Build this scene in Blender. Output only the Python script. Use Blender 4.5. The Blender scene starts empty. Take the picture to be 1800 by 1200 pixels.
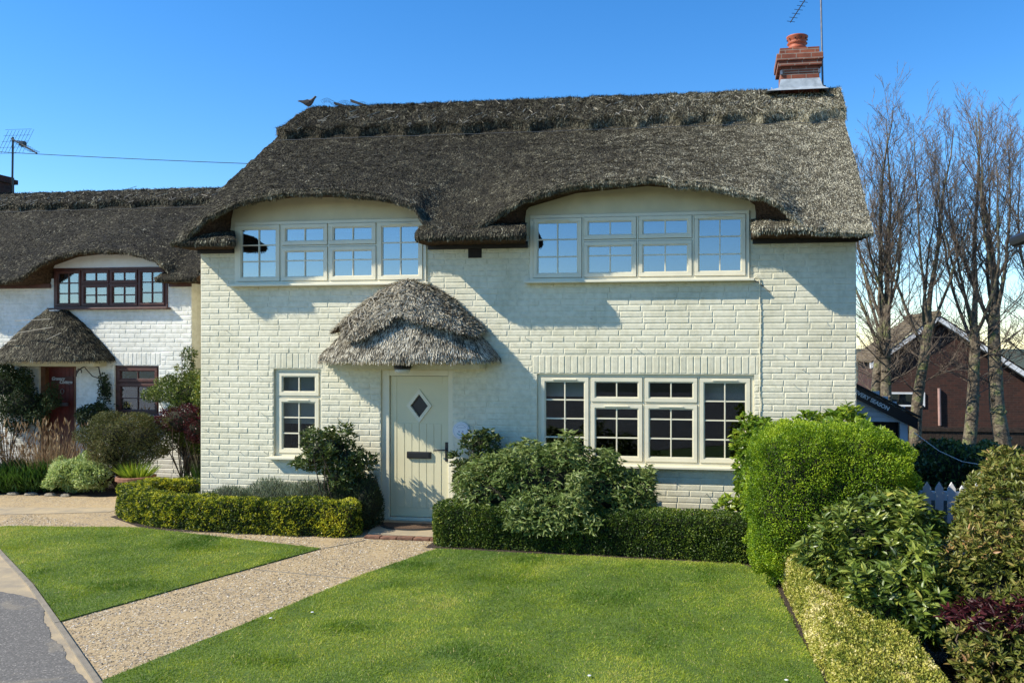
import bpy, math, random
import numpy as np
from mathutils import Vector, Matrix
random.seed(7); RNG = np.random.default_rng(11)
SC = bpy.context.scene; COL = SC.collection
R = math.radians
# ---------------------------------------------------------------- camera, sky, sun
CAMP = (0.0, -10.5, 2.42); TH = math.atan(210/1420.)
cd = bpy.data.cameras.new('camera'); cam = bpy.data.objects.new('camera', cd); COL.objects.link(cam)
cam.location = CAMP; cam.rotation_euler = (R(90), 0, TH)
cd.sensor_width = 36; cd.lens = 36*1420/1800.; cd.shift_x = -160/1800.; cd.shift_y = 5/1800.
cd.clip_start = .1; cd.clip_end = 3000
SC.camera = cam
SUN = Vector((-2.2, -1.0, 2.05)).normalized()
W = bpy.data.worlds.new('World'); SC.world = W; W.use_nodes = True
nt = W.node_tree; bg = nt.nodes['Background']
sk = nt.nodes.new('ShaderNodeTexSky'); sk.sky_type = 'NISHITA'; sk.sun_disc = False
sk.sun_elevation = math.asin(SUN.z); sk.sun_rotation = math.atan2(SUN.x, SUN.y) % (2*math.pi)
sk.air_density = 1.0; sk.dust_density = 0.0; sk.ozone_density = 3.0; sk.altitude = 0
hsv = nt.nodes.new('ShaderNodeHueSaturation'); hsv.inputs['Saturation'].default_value = 1.32
nt.links.new(sk.outputs[0], hsv.inputs['Color']); tn = nt.nodes.new('ShaderNodeMix'); tn.data_type = 'RGBA'; tn.blend_type = 'MULTIPLY'; tn.inputs[0].default_value = 1; tn.inputs[7].default_value = (.90, .98, 1.08, 1)
nt.links.new(hsv.outputs[0], tn.inputs[6]); nt.links.new(tn.outputs[2], bg.inputs[0]); bg.inputs[1].default_value = 0.138
sl = bpy.data.lights.new('sun', 'SUN'); sl.energy = 5.0; sl.angle = R(.5); sl.color = (1, .93, .79)
so = bpy.data.objects.new('sun', sl); COL.objects.link(so)
so.rotation_euler = SUN.to_track_quat('Z', 'Y').to_euler(); so.location = (-20, -10, 20)
SC.view_settings.view_transform = 'Standard'; SC.view_settings.look = 'None'
SC.view_settings.exposure = 0.57; SC.view_settings.gamma = 1
SC.cycles.max_bounces = 6; SC.cycles.transparent_max_bounces = 10

# ---------------------------------------------------------------- materials
def nodes(name):
    m = bpy.data.materials.new(name); m.use_nodes = True
    t = m.node_tree; return m, t, t.nodes['Principled BSDF'], t.nodes['Material Output']
def N(t, ty, **k):
    n = t.nodes.new(ty)
    for a, b in k.items(): setattr(n, a, b)
    return n
def ramp(t, stops):
    r = N(t, 'ShaderNodeValToRGB'); e = r.color_ramp.elements
    while len(e) < len(stops): e.new(.5)
    for i, (p, c) in enumerate(stops): e[i].position = p; e[i].color = (*c, 1)
    return r
def noisefac(t, scale, detail=4, dist=0, vec=None, rough=.55):
    n = N(t, 'ShaderNodeTexNoise'); n.inputs['Scale'].default_value = scale
    n.inputs['Detail'].default_value = detail; n.inputs['Distortion'].default_value = dist; n.inputs['Roughness'].default_value = rough
    if vec is not None: t.links.new(vec, n.inputs['Vector'])
    return n
def geo(t): return N(t, 'ShaderNodeNewGeometry').outputs['Position']
def mixc(t, f, a, b, mode='MIX'):
    m = N(t, 'ShaderNodeMix', data_type='RGBA', blend_type=mode)
    for s, v in ((m.inputs[0], f), (m.inputs[6], a), (m.inputs[7], b)):
        if isinstance(v, (int, float)): s.default_value = v
        elif isinstance(v, tuple): s.default_value = (*v, 1)
        else: t.links.new(v, s)
    return m.outputs[2]
def bump(t, p, h, strength=.3, dist=.01):
    b = N(t, 'ShaderNodeBump'); b.inputs['Strength'].default_value = strength; b.inputs['Distance'].default_value = dist
    t.links.new(h, b.inputs['Height']); t.links.new(b.outputs[0], p.inputs['Normal']); return b
def mat(name, col, rough=.6, var=.15, scale=6, bmp=0, bscale=60, metal=0, spec=.4, col2=None, bdist=.005):
    m, t, p, o = nodes(name)
    g = geo(t)
    n = noisefac(t, scale, 5, .3, g)
    c2 = col2 if col2 else tuple(c*(1-var*2) for c in col)
    r = ramp(t, [(.3, c2), (.65, col)]); t.links.new(n.outputs[0], r.inputs[0]); t.links.new(r.outputs[0], p.inputs['Base Color'])
    p.inputs['Roughness'].default_value = rough; p.inputs['Metallic'].default_value = metal; p.inputs['Specular IOR Level'].default_value = spec
    if bmp:
        n2 = noisefac(t, bscale, 4, 0, g); bump(t, p, n2.outputs[0], bmp, bdist)
    return m
def leafmat(name, stops, trans=.25, rough=.45, spec=.35):
    m, t, p, o = nodes(name)
    a = N(t, 'ShaderNodeAttribute', attribute_name='rnd'); r = ramp(t, stops)
    t.links.new(a.outputs['Fac'], r.inputs[0]); t.links.new(r.outputs[0], p.inputs['Base Color'])
    p.inputs['Roughness'].default_value = rough; p.inputs['Specular IOR Level'].default_value = spec
    if trans:
        tr = N(t, 'ShaderNodeBsdfTranslucent'); hs = N(t, 'ShaderNodeHueSaturation'); hs.inputs['Value'].default_value = 1.3; hs.inputs['Hue'].default_value = .49
        t.links.new(r.outputs[0], hs.inputs['Color']); t.links.new(hs.outputs[0], tr.inputs[0])
        mx = N(t, 'ShaderNodeMixShader'); mx.inputs[0].default_value = trans
        t.links.new(p.outputs[0], mx.inputs[1]); t.links.new(tr.outputs[0], mx.inputs[2]); t.links.new(mx.outputs[0], o.inputs[0])
    return m
M = {}
def paintwall(name, col, dirt):
    m, t, p, o = nodes(name); g = geo(t)
    n = noisefac(t, 1.3, 6, .5, g); n2 = noisefac(t, 14, 5, .2, g)
    r = ramp(t, [(.32, dirt), (.55, col)]); t.links.new(n.outputs[0], r.inputs[0])
    r2 = ramp(t, [(.35, (.78, .77, .72)), (.6, (1, 1, 1))]); t.links.new(n2.outputs[0], r2.inputs[0])
    c = mixc(t, .6, r.outputs[0], r2.outputs[0], 'MULTIPLY')
    # grey-green splash staining just above the ground
    sx = N(t, 'ShaderNodeSeparateXYZ'); t.links.new(g, sx.inputs[0])
    mp = N(t, 'ShaderNodeMapRange'); t.links.new(sx.outputs[2], mp.inputs[0]); mp.inputs[1].default_value = 1.1; mp.inputs[2].default_value = 0.0; mp.inputs[3].default_value = 0; mp.inputs[4].default_value = .45
    ml = N(t, 'ShaderNodeMath', operation='MULTIPLY'); t.links.new(mp.outputs[0], ml.inputs[0]); t.links.new(n2.outputs[0], ml.inputs[1])
    c = mixc(t, ml.outputs[0], c, tuple(x*.55 for x in dirt)); t.links.new(c, p.inputs['Base Color'])
    p.inputs['Roughness'].default_value = .55; p.inputs['Specular IOR Level'].default_value = .3
    a = noisefac(t, 55, 5, 0, g, .65); wv = N(t, 'ShaderNodeTexWave', wave_type='BANDS', bands_direction='DIAGONAL'); wv.inputs['Scale'].default_value = 11; wv.inputs['Distortion'].default_value = 2.5; wv.inputs['Detail'].default_value = 3; t.links.new(g, wv.inputs['Vector'])
    mk = noisefac(t, 4.5, 2, 0, g); mr = ramp(t, [(.5, (0, 0, 0)), (.56, (1, 1, 1))]); t.links.new(mk.outputs[0], mr.inputs[0])
    q = N(t, 'ShaderNodeMath', operation='MULTIPLY'); t.links.new(wv.outputs['Fac'], q.inputs[0]); t.links.new(mr.outputs[0], q.inputs[1])
    q2 = N(t, 'ShaderNodeMath', operation='MULTIPLY_ADD'); t.links.new(q.outputs[0], q2.inputs[0]); q2.inputs[1].default_value = .7; t.links.new(a.outputs[0], q2.inputs[2]); bump(t, p, q2.outputs[0], .4, .005)
    return m
M['wall'] = paintwall('cream_painted_brick', (.75, .705, .53), (.65, .61, .44))
M['wallw'] = paintwall('white_painted_brick', (.80, .79, .72), (.66, .65, .57))
M['render'] = mat('cream_render', (.70, .63, .42), .7, .08, 3, .25, 30)
M['yrender'] = mat('yellow_render', (.55, .48, .28), .7, .1, 3, .25, 30)
M['plinth'] = mat('black_plinth', (.02, .02, .02), .7, .1)
M['frame'] = mat('cream_frame_paint', (.78, .72, .53), .35, .06, 3, 0, spec=.5)
M['door'] = mat('cream_door_paint', (.70, .64, .41), .38, .03, 3, .04, 200, spec=.5)
M['brownframe'] = mat('dark_brown_stained_wood', (.10, .035, .025), .45, .2, 9, .1)
M['reddoor'] = mat('dark_red_door_paint', (.16, .028, .02), .45, .2, 9, .1)
M['doorwood'] = mat('varnished_door_frame', (.22, .10, .045), .45, .2, 9, .1)
M['black'] = mat('black_metal', (.012, .012, .014), .35, .1, spec=.5)
M['blackwood'] = mat('black_fascia', (.02, .018, .016), .6, .1)
M['white'] = mat('white_paint', (.75, .76, .76), .5, .05, 5, .1)
M['bluegrey'] = mat('pale_blue_siding', (.50, .56, .62), .5, .06, 5, .05)
M['lead'] = mat('lead_flashing', (.33, .38, .42), .55, .2, 8, .3, 20)
M['terra'] = mat('terracotta', (.40, .10, .045), .6, .15, 8, .2)
M['oldterra'] = mat('old_terracotta', (.30, .14, .08), .8, .25, 8, .3)
M['alu'] = mat('weathered_metal', (.25, .25, .26), .4, .2, 9, metal=.7)
M['dark'] = mat('dark_interior', (.018, .015, .012), .9, .1)
M['blind'] = mat('white_blind_fabric', (.75, .77, .80), .8, .03)
M['curtain'] = mat('pale_curtain_fabric', (.6, .62, .62), .8, .08)
M['vent'] = mat('dark_air_brick', (.03, .022, .018), .8, .2)
M['rubber'] = mat('black_rubber', (.02, .02, .02), .7, .1, 30, .3)
M['coir'] = mat('brown_coir', (.12, .07, .04), .95, .3, 60, .5)
M['lens'] = mat('frosted_lamp_cover', (.65, .65, .6), .4, .02)
M['bluemark'] = mat('blue_marking', (.05, .08, .25), .5, .02)
M['greenmark'] = mat('teal_marking', (.05, .30, .28), .5, .02)
M['greymark'] = mat('grey_marking', (.30, .35, .42), .5, .02)
M['bird'] = mat('grey_brown_feathers', (.16, .13, .11), .8, .3, 25)
M['birdd'] = mat('dark_feathers', (.03, .028, .03), .8, .2, 25)
M['soil'] = mat('dark_soil', (.06, .042, .028), .95, .3, 12, 1, 40, col2=(.03, .02, .014), bdist=.03)
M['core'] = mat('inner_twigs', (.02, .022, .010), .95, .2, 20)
M['stem'] = mat('brown_stem', (.11, .08, .05), .8, .3, 20, .5)
M['wire'] = mat('galvanised_wire', (.10, .10, .10), .5, .2, metal=.5)
M['spar'] = mat('hazel_spar', (.42, .38, .30), .7, .2, 20)
M['kerb'] = mat('concrete_edging', (.26, .225, .17), .9, .15, 10, .6, 90)
M['fencew'] = mat('dark_fence_boards', (.045, .03, .022), .8, .3, 12, .3)
M['mortar'] = mat('mortar', (.30, .25, .20), .9, .15, 20, .3)
def bark():
    m, t, p, o = nodes('tree_bark'); g = geo(t)
    n = noisefac(t, 3.2, 5, 1, g); n2 = noisefac(t, 18, 5, .3, g)
    r = ramp(t, [(.35, (.10, .075, .05)), (.52, (.20, .165, .115)), (.66, (.19, .21, .075))]); t.links.new(n.outputs[0], r.inputs[0])
    r2 = ramp(t, [(.35, (.35, .35, .35)), (.6, (1, 1, 1))]); t.links.new(n2.outputs[0], r2.inputs[0])
    t.links.new(mixc(t, .8, r.outputs[0], r2.outputs[0], 'MULTIPLY'), p.inputs['Base Color'])
    p.inputs['Roughness'].default_value = .9; bump(t, p, n2.outputs[0], 1, .03); return m
M['bark'] = bark()
M['twig'] = mat('grey_brown_twig', (.15, .115, .085), .8, .2, 5)
def brickmat(name, c1, c2, mo, sx=1.0, axis='XZ'):
    m, t, p, o = nodes(name); g = geo(t)
    s = N(t, 'ShaderNodeSeparateXYZ'); t.links.new(g, s.inputs[0]); c = N(t, 'ShaderNodeCombineXYZ')
    add = N(t, 'ShaderNodeMath', operation='ADD'); t.links.new(s.outputs[0], add.inputs[0]); t.links.new(s.outputs[1], add.inputs[1])
    t.links.new(add.outputs[0], c.inputs[0]); t.links.new(s.outputs[2], c.inputs[1])
    b = N(t, 'ShaderNodeTexBrick'); t.links.new(c.outputs[0], b.inputs[0]); b.inputs['Scale'].default_value = 1
    b.inputs['Brick Width'].default_value = .225; b.inputs['Row Height'].default_value = .075; b.inputs['Mortar Size'].default_value = .006
    b.inputs['Color1'].default_value = (*c1, 1); b.inputs['Color2'].default_value = (*c2, 1); b.inputs['Mortar'].default_value = (*mo, 1)
    n = noisefac(t, 9, 5, .3, g); r = ramp(t, [(.3, (.55, .55, .55)), (.65, (1, 1, 1))]); t.links.new(n.outputs[0], r.inputs[0])
    t.links.new(mixc(t, .8, b.outputs[0], r.outputs[0], 'MULTIPLY'), p.inputs['Base Color']); p.inputs['Roughness'].default_value = .9
    bump(t, p, b.outputs['Fac'], -.6, .01); return m
M['redbrick'] = brickmat('red_brick', (.30, .09, .045), (.20, .055, .03), (.30, .24, .19))
M['bungbrick'] = brickmat('brown_brick', (.070, .023, .014), (.038, .015, .011), (.06, .042, .032))  # tree shade over the bungalow gable is put into this darkened brick colour
M['oldbrick'] = mat('worn_brown_brick', (.24, .12, .075), .9, .3, 14, .4)
M['roofm'] = mat('mossy_roof_tile', (.16, .12, .07), .9, .3, 2.5, .5, 10, col2=(.08, .06, .03))
def thatchmat(name, lo, hi, under=False):
    m, t, p, o = nodes(name); g = geo(t)
    n = noisefac(t, .9, 4, .5, g); n2 = noisefac(t, 45, 4, .2, g)
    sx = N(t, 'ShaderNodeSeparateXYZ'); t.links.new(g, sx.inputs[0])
    mp = N(t, 'ShaderNodeMapRange'); t.links.new(sx.outputs[0], mp.inputs[0]); mp.inputs[1].default_value = -3.5; mp.inputs[2].default_value = 1.6; mp.inputs[3].default_value = -.12; mp.inputs[4].default_value = .45  # thatch tone goes from darker on the left to lighter on the right
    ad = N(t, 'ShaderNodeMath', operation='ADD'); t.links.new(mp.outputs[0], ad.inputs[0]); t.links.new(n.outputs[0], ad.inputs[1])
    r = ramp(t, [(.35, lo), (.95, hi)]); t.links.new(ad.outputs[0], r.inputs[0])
    r2 = ramp(t, [(.35, (.3, .3, .3)), (.62, (1.0, 1.0, 1.0))]); t.links.new(n2.outputs[0], r2.inputs[0])
    t.links.new(mixc(t, .9, r.outputs[0], r2.outputs[0], 'MULTIPLY'), p.inputs['Base Color'])
    p.inputs['Roughness'].default_value = .95; p.inputs['Specular IOR Level'].default_value = .15
    bump(t, p, n2.outputs[0], 1, .04); return m
M['thatch'] = thatchmat('dark_thatch', (.035, .032, .025), (.12, .105, .075))
M['under'] = mat('cut_thatch_underside', (.12, .075, .045), .95, .35, 30, 1, 60, spec=.1, bdist=.03)
def strawmat(name, stops, warm=True):
    m, t, p, o = nodes(name); g = geo(t)
    a = N(t, 'ShaderNodeAttribute', attribute_name='rnd')
    n = noisefac(t, 1.1, 4, .5, g); nb = noisefac(t, 7, 5, .4, g, .7)
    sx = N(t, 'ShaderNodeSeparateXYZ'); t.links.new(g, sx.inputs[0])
    mp = N(t, 'ShaderNodeMapRange'); t.links.new(sx.outputs[0], mp.inputs[0]); mp.inputs[1].default_value = -3.0; mp.inputs[2].default_value = 1.6; mp.inputs[3].default_value = -.29 if warm else -.22; mp.inputs[4].default_value = .12 if warm else -.22  # warm reeds get lighter from left to right, others stay level
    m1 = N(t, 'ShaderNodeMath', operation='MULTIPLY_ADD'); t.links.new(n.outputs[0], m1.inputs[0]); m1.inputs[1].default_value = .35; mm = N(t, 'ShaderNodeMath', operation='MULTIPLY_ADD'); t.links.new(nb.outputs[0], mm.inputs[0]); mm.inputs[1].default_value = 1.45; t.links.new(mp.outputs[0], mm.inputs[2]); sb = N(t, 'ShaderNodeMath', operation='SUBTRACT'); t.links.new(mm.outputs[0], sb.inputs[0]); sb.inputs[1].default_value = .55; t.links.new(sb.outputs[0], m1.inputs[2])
    m2 = N(t, 'ShaderNodeMath', operation='MULTIPLY_ADD'); t.links.new(a.outputs['Fac'], m2.inputs[0]); m2.inputs[1].default_value = .75; t.links.new(m1.outputs[0], m2.inputs[2])
    r = ramp(t, stops); t.links.new(m2.outputs[0], r.inputs[0]); t.links.new(r.outputs[0], p.inputs['Base Color'])
    p.inputs['Roughness'].default_value = .75; p.inputs['Specular IOR Level'].default_value = .25; return m
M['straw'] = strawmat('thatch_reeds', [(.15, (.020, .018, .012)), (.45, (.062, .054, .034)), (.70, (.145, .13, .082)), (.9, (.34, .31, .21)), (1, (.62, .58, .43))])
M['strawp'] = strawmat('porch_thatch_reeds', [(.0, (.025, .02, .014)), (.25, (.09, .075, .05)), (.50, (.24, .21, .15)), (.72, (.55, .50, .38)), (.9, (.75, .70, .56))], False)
def glass(name, refl, tint=(.35, .40, .42), rough=0.0):
    m, t, p, o = nodes(name)
    tb = N(t, 'ShaderNodeBsdfTransparent'); tb.inputs[0].default_value = (*tint, 1)
    gl = N(t, 'ShaderNodeBsdfGlossy'); gl.inputs['Roughness'].default_value = rough; gl.inputs[0].default_value = (.9, .95, 1, 1)
    mx = N(t, 'ShaderNodeMixShader'); mx.inputs[0].default_value = refl
    t.links.new(tb.outputs[0], mx.inputs[1]); t.links.new(gl.outputs[0], mx.inputs[2]); t.links.new(mx.outputs[0], o.inputs[0]); return m
M['glassup'] = glass('upstairs_glass', .30, (.30, .38, .48))
M['glasslo'] = glass('downstairs_glass', .045, (.6, .65, .65))
M['glassn'] = glass('neighbour_glass', .20, (.6, .66, .72))
def gravelmat():
    m, t, p, o = nodes('bound_gravel'); g = geo(t)
    v = N(t, 'ShaderNodeTexVoronoi'); v.inputs['Scale'].default_value = 60; t.links.new(g, v.inputs['Vector'])
    v.inputs['Randomness'].default_value = 1
    r = ramp(t, [(0, (.38, .28, .145)), (.4, (.32, .23, .12)), (.55, (.48, .37, .21)), (.75, (.28, .205, .115)), (.9, (.14, .115, .09)), (1, (.54, .47, .35))])
    s = N(t, 'ShaderNodeSeparateColor'); t.links.new(v.outputs['Color'], s.inputs[0]); t.links.new(s.outputs[0], r.inputs[0])
    n = noisefac(t, 1.6, 6, .6, g); r2 = ramp(t, [(.46, (0, 0, 0)), (.64, (1, 1, 1))]); t.links.new(n.outputs[0], r2.inputs[0])
    sand = mixc(t, noisefac(t, 30, 4, 0, g).outputs[0], (.38, .275, .14), (.46, .345, .185))
    ml = N(t, 'ShaderNodeMath', operation='MULTIPLY'); t.links.new(r2.outputs[0], ml.inputs[0]); ml.inputs[1].default_value = .75
    t.links.new(mixc(t, ml.outputs[0], r.outputs[0], sand), p.inputs['Base Color']); p.inputs['Roughness'].default_value = .9
    bump(t, p, v.outputs['Distance'], -1, .012); return m
M['gravel'] = gravelmat()
def asphaltmat():
    m, t, p, o = nodes('worn_asphalt'); g = geo(t)
    v = N(t, 'ShaderNodeTexVoronoi'); v.inputs['Scale'].default_value = 110; t.links.new(g, v.inputs['Vector'])
    s = N(t, 'ShaderNodeSeparateColor'); t.links.new(v.outputs['Color'], s.inputs[0])
    r = ramp(t, [(0, (.085, .079, .070)), (.6, (.125, .117, .104)), (.9, (.16, .15, .132)), (1, (.32, .29, .25))]); t.links.new(s.outputs[0], r.inputs[0])
    n = noisefac(t, 1.2, 7, 1.2, g, .65); r2 = ramp(t, [(.56, (0, 0, 0)), (.63, (1, 1, 1))]); t.links.new(n.outputs[0], r2.inputs[0])
    ml = N(t, 'ShaderNodeMath', operation='MULTIPLY'); t.links.new(r2.outputs[0], ml.inputs[0]); ml.inputs[1].default_value = .28
    t.links.new(mixc(t, ml.outputs[0], r.outputs[0], (.36, .30, .20)), p.inputs['Base Color']); p.inputs['Roughness'].default_value = .9
    bump(t, p, v.outputs['Distance'], -1, .008); return m
M['asphalt'] = asphaltmat()
M['sand'] = mat('worn_sandy_concrete', (.42, .33, .20), .9, .2, 4, .6, 60, col2=(.26, .22, .16))
M['lawnbase'] = mat('lawn_soil', (.10, .15, .02), .95, .3, 5, .5, 60, col2=(.06, .10, .02))
M['farground'] = mat('rough_ground', (.06, .07, .03), .95, .3, 1)
GR = [(0, (.085, .17, .012)), (.35, (.23, .33, .022)), (.65, (.38, .44, .035)), (.92, (.52, .52, .08)), (1, (.60, .50, .20))]
M['grass'] = leafmat('grass_blades', GR, .3, .5, .3)
M['boxy'] = leafmat('box_leaves_yellow', [(0, (.015, .036, .006)), (.46, (.06, .10, .010)), (.64, (.27, .31, .02)), (1, (.60, .56, .04))], .3)
M['boxd'] = leafmat('box_leaves_green', [(0, (.025, .05, .008)), (.5, (.07, .12, .013)), (.85, (.16, .21, .02)), (1, (.32, .34, .05))], .2)
M['bright'] = leafmat('bright_green_leaves', [(0, (.05, .11, .008)), (.45, (.17, .29, .012)), (1, (.40, .50, .03))], .35)
M['varieg'] = leafmat('variegated_leaves', [(0, (.10, .14, .02)), (.3, (.28, .30, .04)), (.6, (.50, .46, .09)), (1, (.80, .70, .38))], .25)
M['laurel'] = leafmat('laurel_leaves', [(0, (.05, .11, .012)), (.5, (.16, .26, .02)), (1, (.36, .42, .04))], .35, .35)
M['rhodo'] = leafmat('glossy_leaves', [(0, (.03, .055, .010)), (.5, (.10, .15, .02)), (.85, (.22, .26, .04)), (1, (.40, .38, .08))], .15, .38, .45)
M['photinia'] = leafmat('olive_leaves', [(0, (.05, .07, .012)), (.45, (.14, .165, .025)), (.75, (.28, .25, .06)), (1, (.42, .22, .10))], .25, .45, .4)
M['maple'] = leafmat('dark_red_leaves', [(0, (.025, .006, .008)), (.6, (.075, .014, .018)), (1, (.15, .03, .03))], .3)
M['sage'] = leafmat('grey_green_leaves', [(0, (.05, .085, .015)), (.5, (.14, .20, .045)), (1, (.32, .36, .13))], .25)
M['bay'] = leafmat('dark_shrub_leaves', [(0, (.02, .04, .008)), (.5, (.065, .10, .02)), (1, (.20, .23, .06))], .15, .3, .5)
M['lav'] = leafmat('lavender_leaves', [(0, (.07, .09, .04)), (.5, (.19, .23, .12)), (1, (.40, .42, .30))], .15, .7)
M['rosem'] = leafmat('dark_needles', [(0, (.012, .025, .006)), (1, (.06, .09, .025))], .1, .7)
M['olive'] = leafmat('brown_green_leaves', [(0, (.04, .05, .012)), (.6, (.11, .12, .03)), (1, (.20, .16, .06))], .2, .6)
M['euph'] = leafmat('pale_green_leaves', [(0, (.14, .20, .04)), (.5, (.40, .50, .16)), (1, (.72, .76, .40))], .3)
M['strap'] = leafmat('strap_leaves', [(0, (.015, .05, .008)), (1, (.08, .17, .02))], .25)
M['dry'] = leafmat('dried_stalks', [(0, (.12, .07, .035)), (.6, (.28, .18, .09)), (1, (.50, .38, .22))], .15, .8)

# ---------------------------------------------------------------- helpers
def wl(o):
    v = Vector((0, 0, 0))
    while o is not None: v += o.location; o = o.parent
    return v
def tagit(o, label=None, cat=None, group=None, kind=None):
    if label: o['label'] = label
    if cat: o['category'] = cat
    if group: o['group'] = group
    if kind: o['kind'] = kind
    return o
def thing(name, loc, label, cat, group=None):
    o = bpy.data.objects.new(name, None); COL.objects.link(o); o.location = loc; o.empty_display_size = .2
    return tagit(o, label, cat, group)
def place(name, me, parent, origin):
    o = bpy.data.objects.new(name, me); COL.objects.link(o)
    if parent is not None: o.parent = parent
    if origin is not None: o.location = Vector(origin) - (wl(parent) if parent is not None else Vector((0, 0, 0)))
    return o
def npmesh(name, V, F, mats, parent=None, origin=None, rnd=None, midx=None, smooth=False):
    V = np.asarray(V, dtype=np.float64); F = np.asarray(F, dtype=np.int32)
    if origin is None: origin = tuple(V.mean(0)) if parent is not None else (V[:, 0].mean(), V[:, 1].mean(), V[:, 2].min())
    V = V - np.array(origin)
    me = bpy.data.meshes.new(name); k = F.shape[1]
    me.vertices.add(len(V)); me.vertices.foreach_set('co', V.astype(np.float32).ravel())
    me.loops.add(F.size); me.loops.foreach_set('vertex_index', F.ravel())
    me.polygons.add(len(F)); me.polygons.foreach_set('loop_start', np.arange(0, F.size, k, dtype=np.int32))
    me.polygons.foreach_set('loop_total', np.full(len(F), k, dtype=np.int32))
    if midx is not None: me.polygons.foreach_set('material_index', np.asarray(midx, dtype=np.int32))
    me.polygons.foreach_set('use_smooth', np.full(len(F), smooth))
    for m in (mats if isinstance(mats, list) else [mats]): me.materials.append(m)
    me.update(calc_edges=True)
    if rnd is not None:
        a = me.attributes.new('rnd', 'FLOAT', 'POINT'); a.data.foreach_set('value', np.asarray(rnd, dtype=np.float32))
    return place(name, me, parent, origin)
class MB:
    def __init__(s): s.v = []; s.f = []; s.m = []; s.cm = 0
    def add(s, vs, fs):
        b = len(s.v); s.v += [tuple(v) for v in vs]; s.f += [tuple(b+i for i in f) for f in fs]; s.m += [s.cm]*len(fs); return s
    def box(s, x0, x1, y0, y1, z0, z1):
        return s.add([(x, y, z) for z in (z0, z1) for y in (y0, y1) for x in (x0, x1)], [(0, 2, 3, 1), (4, 5, 7, 6), (0, 1, 5, 4), (2, 6, 7, 3), (0, 4, 6, 2), (1, 3, 7, 5)])
    def prism(s, poly, y0, y1):   # polygon in XZ extruded along Y
        n = len(poly); vs = [(x, y0, z) for x, z in poly]+[(x, y1, z) for x, z in poly]
        return s.add(vs, [tuple(range(n)), tuple(range(2*n-1, n-1, -1))]+[(i, i+n, (i+1) % n+n, (i+1) % n) for i in range(n)])
    def slab(s, poly, z0, z1):    # polygon in XY (ccw) extruded along Z
        n = len(poly); vs = [(x, y, z0) for x, y in poly]+[(x, y, z1) for x, y in poly]
        return s.add(vs, [tuple(range(n-1, -1, -1)), tuple(range(n, 2*n))]+[(i, (i+1) % n, (i+1) % n+n, i+n) for i in range(n)])
    def tube(s, pts, rad, n=6, cap=True):
        pts = [Vector(p) for p in pts]; rs = rad if isinstance(rad, (list, tuple)) else [rad]*len(pts)
        t0 = (pts[1]-pts[0]).normalized(); u = t0.orthogonal().normalized(); vs = []
        for i, p in enumerate(pts):
            t = (pts[min(i+1, len(pts)-1)]-pts[max(i-1, 0)]).normalized(); u = (u-t*u.dot(t)).normalized(); w = t.cross(u)
            for k in range(n):
                a = 2*math.pi*k/n; vs.append(p+(u*math.cos(a)+w*math.sin(a))*rs[i])
        fs = [(i*n+k, i*n+(k+1) % n, (i+1)*n+(k+1) % n, (i+1)*n+k) for i in range(len(pts)-1) for k in range(n)]
        if cap: fs += [tuple(range(n-1, -1, -1)), tuple(range((len(pts)-1)*n, len(pts)*n))]
        return s.add(vs, fs)
    def lathe(s, prof, c, n=24):
        vs = [(c[0]+r*math.cos(2*math.pi*k/n), c[1]+r*math.sin(2*math.pi*k/n), c[2]+z) for r, z in prof for k in range(n)]
        fs = [(i*n+k, i*n+(k+1) % n, (i+1)*n+(k+1) % n, (i+1)*n+k) for i in range(len(prof)-1) for k in range(n)]
        fs += [tuple(range(n-1, -1, -1)), tuple(range((len(prof)-1)*n, len(prof)*n))]
        return s.add(vs, fs)
    def build(s, name, mats, parent=None, origin=None, smooth=False, bevel=0):
        mats = mats if isinstance(mats, list) else [mats]
        vv = np.array(s.v)
        if origin is None: origin = tuple(vv.mean(0)) if parent is not None else (vv[:, 0].mean(), vv[:, 1].mean(), vv[:, 2].min())
        me = bpy.data.meshes.new(name); me.from_pydata([tuple(np.array(v)-np.array(origin)) for v in s.v], [], s.f)
        for m in mats: me.materials.append(m)
        me.polygons.foreach_set('material_index', s.m); me.polygons.foreach_set('use_smooth', [smooth]*len(s.f)); me.update()
        o = place(name, me, parent, origin)
        if bevel:
            b = o.modifiers.new('bevel', 'BEVEL'); b.width = bevel; b.segments = 2; b.limit_method = 'ANGLE'; b.harden_normals = False
        return o
def text(name, s, size, m, parent, loc, rot=(R(90), 0, 0), bold=0, sx=1, ext=.003, align='CENTER', shear=0):
    c = bpy.data.curves.new(name, 'FONT'); c.body = s; c.size = size; c.extrude = ext; c.offset = bold; c.align_x = align; c.align_y = 'CENTER'; c.shear = shear
    o = bpy.data.objects.new(name, c); COL.objects.link(o); dg = bpy.context.evaluated_depsgraph_get()
    me = bpy.data.meshes.new_from_object(o.evaluated_get(dg)); bpy.data.objects.remove(o)
    me.materials.clear(); me.materials.append(m)
    me.transform(Matrix.Diagonal((sx, 1, 1, 1))); me.transform(Matrix.Rotation(rot[2], 4, 'Z') @ Matrix.Rotation(rot[1], 4, 'Y') @ Matrix.Rotation(rot[0], 4, 'X'))
    return place(name, me, parent, loc)
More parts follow.
